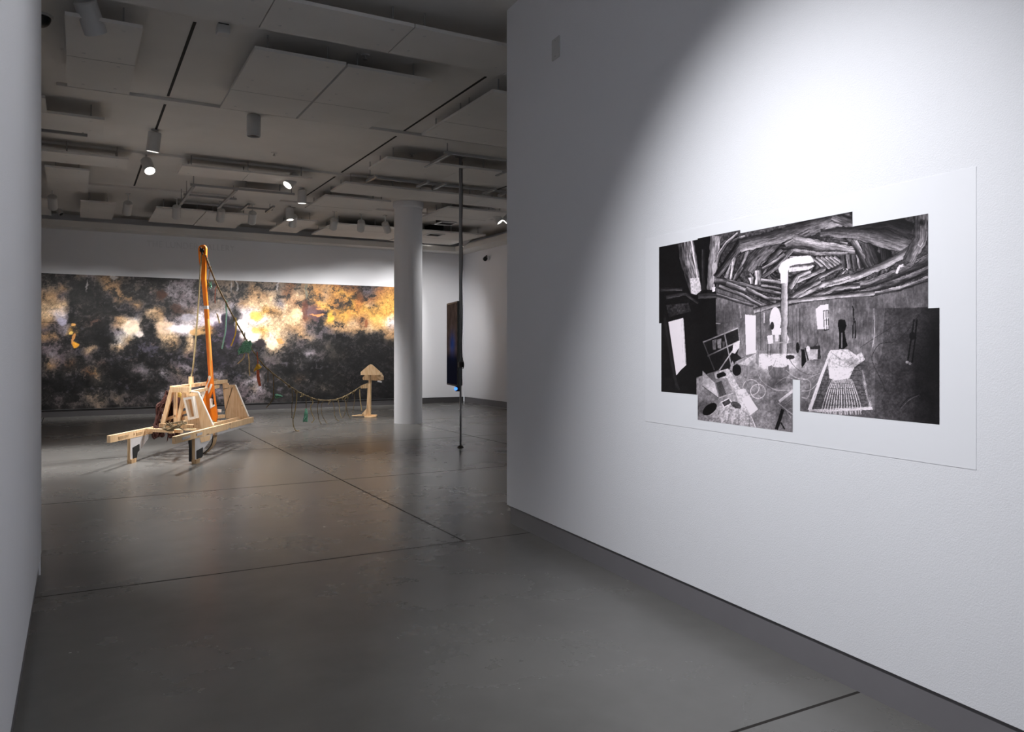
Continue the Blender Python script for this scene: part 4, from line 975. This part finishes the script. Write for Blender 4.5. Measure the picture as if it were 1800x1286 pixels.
# cross bars between the rails
obj('cross_bar', bar(B(), at(260, 755.5, 10.62), at(320, 757.5, 10.5), 0.05, 0.045), M['pine'], T)
obj('cross_bar', bar(B(), at(281, 747, 10.8), at(340, 749.5, 10.75), 0.05, 0.055), M['pine2'], T)
obj('axle', bar(B(), at(300, 758, 10.35), at(312, 757, 10.9), 0.05, 0.05), M['pine'], T)
# near cross frame: closed right half and open left half
dn = 10.96
obj('near_panel', prism(B(), [at(x, y, dn) for x, y in ((326, 689), (348.5, 690), (374.5, 747), (371, 755), (331, 752))], FWD * 0.03), M['pine'], T)
obj('lit_panel_edge', bar(B(), at(348.8, 689.5, dn + 0.015), at(375, 747.5, dn + 0.015), 0.012, 0.034, side=RIGHT), M['white_and_lit'], T)  # white strip stands in for light catching the panel's edge
obj('lit_panel_edge', bar(B(), at(335, 687.8, dn + 0.015), at(349, 688.8, dn + 0.015), 0.034, 0.012), M['white_and_lit'], T)
fr = [(321.5, 699), (338.5, 696.5), (345.5, 735), (331, 738.5)]; fi = [(326, 702.5), (336, 701), (341.5, 731.5), (333, 733.5)]
obj('box_frame', prism(B(), [at(x, y, 10.85) for x, y in fr], FWD * 0.09, [[at(x, y, 10.85) for x, y in fi]]), M['white_and_lit'], T)
for p0, p1, wd_ in (((302, 685), (286, 747), 0.055), ((308.5, 686), (308.5, 752), 0.04), ((324.5, 688), (311.5, 750), 0.05)):
    obj('frame_strut', bar(B(), at(p0[0], p0[1], dn + 0.02), at(p1[0], p1[1], dn + 0.02), 0.04, wd_, side=FWD), M['pine'], T)
obj('frame_head', bar(B(), at(300, 684.5, dn - 0.01), at(334, 684.5, dn - 0.01), 0.045, 0.075), M['pine'], T)
obj('frame_tie', bar(B(), at(287, 739, dn + .07), at(331, 722, dn + .07), 0.03, 0.04), M['pine'], T)
obj('frame_tie', bar(B(), at(285, 744, dn + .3), at(331, 733, dn + .3), 0.03, 0.05), M['pine'], T)
obj('frame_tie', bar(B(), at(298, 728, dn + .5), at(328, 712, dn + .5), 0.03, 0.04), M['pine'], T)
obj('white_block', bar(B(), at(281, 736, dn + .1), at(288, 733, dn + .1), 0.06, 0.09), M['gesso'], T)
# far cross frame
df = 12.7
obj('far_panel', prism(B(), [at(x, y, df) for x, y in ((390.5, 668.5), (396, 668), (397.5, 672.5), (400.5, 673), (401, 676), (413.5, 676.3), (436.5, 731), (436, 737), (397, 735.5))], FWD * 0.03), M['pine'], T)
obj('lit_panel_edge', bar(B(), at(413.8, 676.0, df + 0.015), at(437, 731.5, df + 0.015), 0.012, 0.034, side=RIGHT), M['white_and_lit'], T)  # light on the far panel's sloping edge, put into its colour
obj('cord_line', tube(B(), [at(392, 683.5, df - .006), at(408.5, 680.5, df - .006), at(394.5, 726, df - .006)], 0.004, 5), M['black'], T)
# ridge beams and stub post
obj('ridge_beam', bar(B(), at(302, 681.5, 10.95), at(397, 669.5, 12.72), 0.06, 0.05), M['pine'], T)
obj('ridge_beam', bar(B(), at(334, 689.5, 11.0), at(383, 679, 12.4), 0.05, 0.045), M['pine'], T)
obj('ridge_beam', bar(B(), at(378, 672, 12.6), at(396, 671, 12.75), 0.03, 0.06), M['pine'], T)
obj('stub_post', bar(B(), at(336, 679, 11.55), at(336, 661.5, 11.55), 0.055, 0.05, side=RIGHT), M['pine'], T)
obj('cleat', bar(B(), at(379.5, 668, 12.3), at(379.5, 665.5, 12.3), 0.05, 0.05, side=RIGHT), M['rope'], T)
obj('peg', bar(B(), at(374, 720.5, 11.9), at(389, 722, 11.9), 0.035, 0.04), M['white_and_lit'], T)
obj('spacer_block', bar(B(), at(345, 692, 11.5), at(358, 690, 11.6), 0.04, 0.05), M['white_and_lit'], T)
obj('base_block', bar(B(), at(378, 733, 12.0), at(393, 731, 12.2), 0.06, 0.05), M['pine'], T)
# orange mast
dm = 11.8
mast = obj('mast_gusset', prism(B(), [at(x, y, dm) for x, y in ((366, 661), (373.2, 661), (376, 690), (381.5, 733), (379, 742), (373, 738), (351.5, 703), (358, 688))], FWD * 0.045,
     [[at(x, y, dm) for x, y in ((374, 687.5), (368.6, 700), (369.2, 717), (377.3, 712.5))]]), M['orange'], T)
obj('hole_liner', prism(B(), [at(x, y, dm - 0.004) for x, y in ((368.4, 700), (369, 718), (377.8, 713), (377.2, 710.5), (371.3, 714), (371.0, 701))], FWD * 0.055), M['white_and_lit'], mast)
obj('front_edge', prism(B(), [at(x, y, dm - 0.006) for x, y in ((365.5, 661.5), (368.5, 659.5), (371, 663), (366, 675), (356.5, 702), (351, 704), (357, 687), (366.5, 669))], FWD * 0.055), M['white_and_lit'], mast)  # birch edge of the gusset, coloured white as if lit
obj('slot_edge', prism(B(), [at(x, y, dm - 0.006) for x, y in ((370.5, 674), (373.4, 675.5), (368.5, 688), (366, 692), (365.5, 687))], FWD * 0.02), M['white_and_lit'], mast)
def mastpole(y0, x0, w0, y1, x1, w1, m, nm, d0=dm, d1=dm, par=T):
    q_ = [at(x0 - w0 / 2, y0, d0), at(x0 + w0 / 2, y0, d0), at(x1 + w1 / 2, y1, d1), at(x1 - w1 / 2, y1, d1)]
    return obj(nm, prism(B(), q_, FWD * 0.05), m, par)
pole = mastpole(663, 369.7, 7, 543, 361.6, 6.4, M['orange'], 'mast', dm, 11.7)
mastpole(543, 361.6, 6.4, 537, 361.2, 6.2, M['gesso'], 'joint_band', 11.7, 11.695, pole)
mastpole(537, 361.2, 6.2, 491, 357.2, 7.2, M['orange'], 'mast_middle', 11.695, 11.65, pole)
mastpole(662, 371.6, 2.4, 560, 364.7, 1.8, plain('pale_orange', (250, 178, 84), 0.5, var=0.05), 'mast_side', dm - 0.006, 11.7, pole)  # paler orange strip down the right side of the lower mast
obj('mast_head', prism(B(), [at(x, y, 11.64) for x, y in ((353.5, 492), (360.3, 492), (361.4, 470), (362, 436), (360.8, 432), (357.5, 430.2), (353.5, 430.4), (350, 432.5), (348.2, 437), (349.5, 458), (352, 475))], FWD * 0.055), M['orange'], pole)
ctr = at(355.2, 440, 11.62)
obj('pulley', lathe(B(), [(0, -0.01), (0.026, -0.01), (0.034, 0), (0.026, 0.012), (0.03, 0.02), (0, 0.02)], ctr, -FWD, 20), M['black'], pole)
obj('lever', bar(B(), at(352, 434, 11.6), at(356, 447, 11.6), 0.012, 0.022, side=FWD), M['black'], pole)
# ropes belonging to the mast
def rope(name, pts, r, mat, parent=None, n=6, seg=6): return obj(name, tube(B(), smoothline(pts, n), r, seg), mat, parent)
rope('halyard', [at(354, 446, 11.6), at(352, 480, 11.58), at(347, 560, 11.5), at(340, 640, 11.45), at(336.5, 662, 11.45), at(334, 690, 10.95)], 0.012, M['rope'], T)
rope('halyard', [at(352, 462, 11.59), at(350.5, 500, 11.58), at(345, 575, 11.5), at(338, 655, 11.45), at(336, 672, 11.4)], 0.007, M['ropedark'], T)
hc = [at(371.5, 468, 11.75), at(368, 480, 11.75), at(366, 500, 11.75), at(364, 520, 11.72)]
rope('hanging_cord', hc, 0.007, M['rope'], T)
gm = B()
def tangle(bm, c, rx, rz, n, r, ln=5, rd=None):
    rd = rd or rnd; n = int(n * 0.62); sk = rd.uniform(-0.4, 0.4)
    for _ in range(n):
        pts = []
        for k in range(ln):
            th = rd.uniform(0, 2 * math.pi); q_ = math.sqrt(rd.random()) * (1 + 0.35 * math.sin(3 * th + sk * 8)) * (1.25 if rd.random() < 0.12 else 1)
            pts.append(c + RIGHT * (q_ * math.cos(th) * rx + sk * q_ * math.sin(th) * rz) + UP * (q_ * math.sin(th) * rz) + FWD * rd.uniform(-rx * 0.6, rx * 0.6))
        tube(bm, smoothline(pts, 4), r, 4)
tangle(gm, at(369, 501, 11.75), 0.035, 0.05, 14, 0.005); obj('net_scrap', gm, M['green'], T)

# coiled rope tied on the cross bar
cb = B()
c0 = at(305, 750, 10.32)
for k in range(3):
    ph = k * 1.7
    tube(cb, smoothline([c0 + RIGHT * ((0.10 + 0.02 * k) * math.cos(t_ + ph) - 0.02 + 0.01 * k) + UP * (0.045 * math.sin(t_ + ph * 1.3) + 0.012 * k) + FWD * (0.05 * math.sin(t_ + ph)) for t_ in np.linspace(0, 5.2, 9)], 3), 0.009, 6)
tube(cb, smoothline([at(292, 743, 10.3), at(300, 749, 10.3), at(312, 750, 10.3), at(327, 757.5, 10.25)], 5), 0.009, 6)
tube(cb, smoothline([at(328, 744, 10.5), at(318, 746, 10.4), at(306, 751, 10.3), at(294, 757, 10.3)], 5), 0.009, 6)
tube(cb, smoothline([at(296, 741, 10.3), at(302, 747, 10.3), at(310, 748, 10.3), at(322, 743, 10.35), at(328, 742, 10.4)], 5), 0.008, 6)
o = centred(obj('rope_coil', cb, M['ropedark'])); tag(o, 'tan rope tied in loose loops over the front cross bars of the sculpture', 'rope')
# maroon cord bundle
mb = B(); rd = random.Random(11)
for k in range(95):
    j = lambda s_: rd.uniform(-s_, s_)
    e = rd.random()
    tube(mb, smoothline([at(301 - 8 * e + j(2), 690 + j(4), 11.25 + j(.1)), at(291 - 5 * e + j(3), 699 + 8 * e + j(2), 11.2 + j(.12)), at(285 - 6 * e + j(5), 715 + j(4), 11.15 + j(.12)), at(279 + j(4.5), 732 + j(4), 11.1 + j(.1)), at(275 + j(3.5), 748 + j(6), 11.05 + j(.08))], 3), 0.0075, 4)
for k in range(70):
    x = rd.uniform(297, 324); 
    tube(mb, smoothline([at(x, 692 + rd.uniform(-2, 6), 11.35), at(x - 4 + rd.uniform(-4, 4), 708, 11.3 + rd.uniform(-.1, .1)), at(x - 7 + rd.uniform(-5, 5), 725, 11.3 + rd.uniform(-.1, .1)), at(x - 8 + rd.uniform(-6, 6), 744, 11.25)], 3), 0.012, 4)
for cx_, cy_, n_ in ((273, 764, 12), (283, 761, 12), (300, 763, 12), (310, 763, 12)):
    for k in range(n_):
        r_ = rd.uniform(3, 7); ox = rd.uniform(-3, 3)
        tube(mb, smoothline([at(cx_ + ox + r_ * 0.6 * math.cos(t_), cy_ + r_ * math.sin(t_) + rd.uniform(-1, 1), 10.9 + 0.06 * math.sin(t_ + k)) for t_ in np.linspace(-1.6, 4.4, 7)], 3), 0.007, 4)
for k in range(40):
    tube(mb, [at(rd.uniform(268, 292), rd.uniform(744, 752), 10.95), at(rd.uniform(268, 290), rd.uniform(756, 766), 10.9)], 0.009, 4)
tube(mb, [at(296, 760, 10.8), at(294, 775, 10.8)], 0.006, 4)
o = centred(obj('cord_bundle', mb, M['maroon'])); tag(o, 'dark maroon cord bundle draped over the left side of the sculpture frame', 'cord bundle')
sb = B(); tangle(sb, at(316, 694, 11.15), 0.035, 0.06, 26, 0.006, 4, random.Random(3)); o = centred(obj('straw_bunch', sb, M['straw'])); tag(o, 'pale yellow straw tuft hung inside the sculpture frame', 'straw')

# ------------------------------------------------------------------ long branch-like rope from mast to stand
def rd_(x):
    return float(np.interp(x, [358, 440, 512, 566, 594, 634], [11.6, 12.6, 13.9, 15.25, 16.1, 16.95]))
rp = [(361, 448), (372, 478), (385, 508), (398, 533), (412, 560), (425, 583), (438, 606), (450, 624), (462, 640), (475, 652), (487, 662), (497, 669), (507, 677), (522, 687), (536, 694), (548, 699), (560, 702.5), (575, 703.5), (590, 702), (602, 698), (614, 692), (624, 686), (634, 679)]
LR = 'long knotted rope sagging from the orange mast down to the small timber stand'
RT = thing('knotted_rope', at(575, 703.5, rd_(575)), LR, 'rope')
pts = [at(x, y, rd_(x)) for x, y in rp]
full = smoothline(pts, 6)
obj('rope', tube(B(), full, 0.012, 7), M['ropedark'], RT)
obj('twist', tube(B(), [p_ + (RIGHT * math.cos(i * 1.1) + UP * math.sin(i * 1.1)) * 0.009 for i, p_ in enumerate(full)], 0.0065, 5), M['rope'], RT)
for i, (x, y) in enumerate([(364, 455), (368, 469), (384, 505), (400, 538), (412, 560), (425, 583), (440, 608), (508, 678), (520, 687), (532, 694), (548, 700), (560, 703), (579, 705), (593, 702), (603, 700), (609, 697), (622, 688)]):
    c_ = at(x, y, rd_(x)); kb = B(); big = 0.7 if x < 500 else 1.0
    sp_ = [c_ + RIGHT * (0.017 * big * math.cos(t_)) + UP * (0.019 * big * math.sin(t_)) + FWD * 0.012 * math.cos(t_ * 2 + i) for t_ in np.linspace(0, 11, 12)]
    tube(kb, smoothline(sp_ + [c_ + RIGHT * rnd.uniform(-0.05, 0.03) * big - UP * rnd.uniform(0.03, 0.07) * big], 3), 0.0085 * big, 5)
    obj('knot', kb, M['ropedark'] if i % 3 else M['rope'], RT)
# strands hanging from it (each tied on: sub-lengths of the one rope work)
def strand(pts, r, mat, d=None, name='strand'):
    dd = [rd_(pts[0][0]) if d is None else d] * len(pts)
    return rope(name, [at(x, y, q_ - 0.0) for (x, y), q_ in zip(pts, dd)], r, mat, RT, 5, 5)
strand([(383, 500), (379, 508), (378, 520), (378, 533)], 0.006, M['rust'])
strand([(399, 528), (397, 535), (398, 548), (397, 565), (396, 583), (393, 598), (390, 613)], 0.0125, M['aqua'])
strand([(381, 551), (384, 560), (386, 568)], 0.011, M['rope'], 12.0)
strand([(414, 558), (415, 570), (414, 585), (410, 598), (406, 608)], 0.010, M['yellow'])
strand([(430, 584), (430, 592), (429, 598)], 0.008, M['ropedark'])
g1 = B(); tangle(g1, at(431, 611, 12.5), 0.085, 0.095, 90, 0.0045, 5); tangle(g1, at(438, 604, 12.5), 0.04, 0.05, 30, 0.005, 5); obj('green_net_bunch', g1, M['green'], RT)
strand([(430, 622), (427, 630), (418, 639)], 0.010, M['rope'], 12.5); strand([(436, 620), (438, 635), (438, 648), (439, 660)], 0.010, M['rope'], 12.5)
strand([(452, 618), (453, 632), (453, 640)], 0.009, M['rust'], 12.8)
g2 = B(); tangle(g2, at(453, 645, 12.8), 0.04, 0.05, 34, 0.005, 5); obj('yellow_tuft', g2, M['yellow'], RT)
for k in range(4): strand([(453 + k - 1, 650), (454 + 1.2 * k - 2, 663), (457 + k - 1.5, 678)], 0.009, M['rust'], 12.8)
strand([(471, 648), (471, 660), (471, 672)], 0.006, M['ropedark'], 13.0)
strand([(480, 656), (481, 672), (481, 690), (480, 699), (475, 708), (468, 716)], 0.009, M['ropedark'], 13.4)
g3 = B(); tangle(g3, at(488, 696, 13.4), 0.06, 0.03, 36, 0.0055, 5); obj('green_net_bunch', g3, M['green'], RT)
for pt_, mt, rr in (
    ([(513, 682), (514, 700), (513, 715), (513, 735)], 'ropedark', 0.007),
    ([(522, 688), (521, 705), (518, 725), (515, 738), (516, 748), (520, 757), (526, 760)], 'rope', 0.010),
    ([(538, 697), (538, 710), (538, 718)], 'ropedark', 0.008),
    ([(548, 700), (550, 708), (546, 713), (547, 722), (551, 733), (552, 737), (548, 743)], 'rope', 0.009),
    ([(560, 704), (558, 715), (560, 735), (565, 746)], 'ropedark', 0.007),
    ([(569, 704), (565, 712), (566, 728), (572, 740), (576, 747)], 'ropedark', 0.007),
    ([(584, 704), (587, 714), (588, 728), (591, 736), (596, 740)], 'ropedark', 0.008),
    ([(595, 702), (596, 713), (598, 728), (601, 735)], 'rope', 0.007),
    ([(605, 700), (608, 712), (606, 726), (603, 734)], 'ropedark', 0.008),
    ([(613, 695), (609, 712), (611, 726), (616, 735)], 'ropedark', 0.008),
    ([(623, 690), (623, 704), (621, 718), (620, 727)], 'ropedark', 0.007),
    ([(632, 684), (633, 700), (636, 722)], 'rope', 0.011)):
    dd = rd_(pt_[0][0]); fy = HY + FL * (EYE - 0.012) / dd      # keep tails on or above the floor
    strand([(x, min(y, fy)) for x, y in pt_], rr, M[mt])
g4 = B()
for k in range(30):
    x0 = 538 + rnd.uniform(-1, 1)
    tube(g4, smoothline([at(x0, 718, 14.5), at(538 + rnd.uniform(-3, 2.5), 728, 14.5 + rnd.uniform(-.03, .03)), at(536 + rnd.uniform(-4, 4.5), 740 + rnd.uniform(-3, 2), 14.5 + rnd.uniform(-.05, .05))], 3), 0.008, 4)
obj('green_tassel', g4, M['green'], RT)

# ------------------------------------------------------------------ small timber stand
ds = 17.0
ST = thing('timber_stand', at(648, 733, ds), 'small pale pine stand with an arrow-shaped head beside the column', 'stand')
fz = lambda x, z: W((x - CX) / FL * ds, ds, z)
bp_ = fz(651, 0)
obj('foot_disc', lathe(B(), [(0, 0), (0.13, 0), (0.13, 0.022), (0, 0.022)], bp_, UP, 28), M['pine'], ST)
obj('foot_board', prism(B(), [fz(618, 0.023) , fz(632, 0.023), fz(662, 0.023), fz(662, 0.052), fz(632, 0.052), fz(618, 0.035)], FWD * 0.1), M['pine'], ST)
post = obj('post', prism(B(), [fz(643.5, 0.052), fz(651.5, 0.052), fz(652.5, 1.02), fz(648, 1.10), fz(647.8, 0.75), fz(646, 0.6)], FWD * 0.06), M['pine'], ST)
obj('post_face', prism(B(), [fz(650, 0.054), fz(652.2, 0.054), fz(653, 1.02), fz(651, 1.02)], FWD * -0.012), M['pine2'], post)
obj('gusset', prism(B(), [at(x, y, ds) for x, y in ((643.8, 718), (636, 727.5), (635.5, 730.0), (645, 730.0))], FWD * 0.04), M['pine'], ST)
obj('arm', prism(B(), [at(x, y, ds) for x, y in ((648, 672), (634, 677.5), (634, 682.5), (647, 682))], FWD * 0.05), M['pine2'], ST)
obj('head_board', prism(B(), [at(x, y, ds - 0.05) for x, y in ((648, 641.5), (651, 640), (654, 640.5), (668, 653), (668.2, 658), (666, 659), (634, 659), (634, 653.5))], FWD * 0.03), M['pine'], ST)
obj('head_board', prism(B(), [at(x, y, ds + 0.25) for x, y in ((641, 659), (637, 664), (638, 667.5), (669, 669), (671, 665.5), (664, 652), (650, 648))], FWD * 0.03), M['pine2'], ST)
obj('head_spacer', prism(B(), [at(x, y, ds - 0.02) for x, y in ((660, 655), (667, 655), (671, 662), (671, 668), (664, 664))], FWD * 0.26), M['pine'], ST)
obj('head_cap', bar(B(), at(664, 669.5, ds), at(671, 671, ds), 0.05, 0.03), M['gesso'], ST)
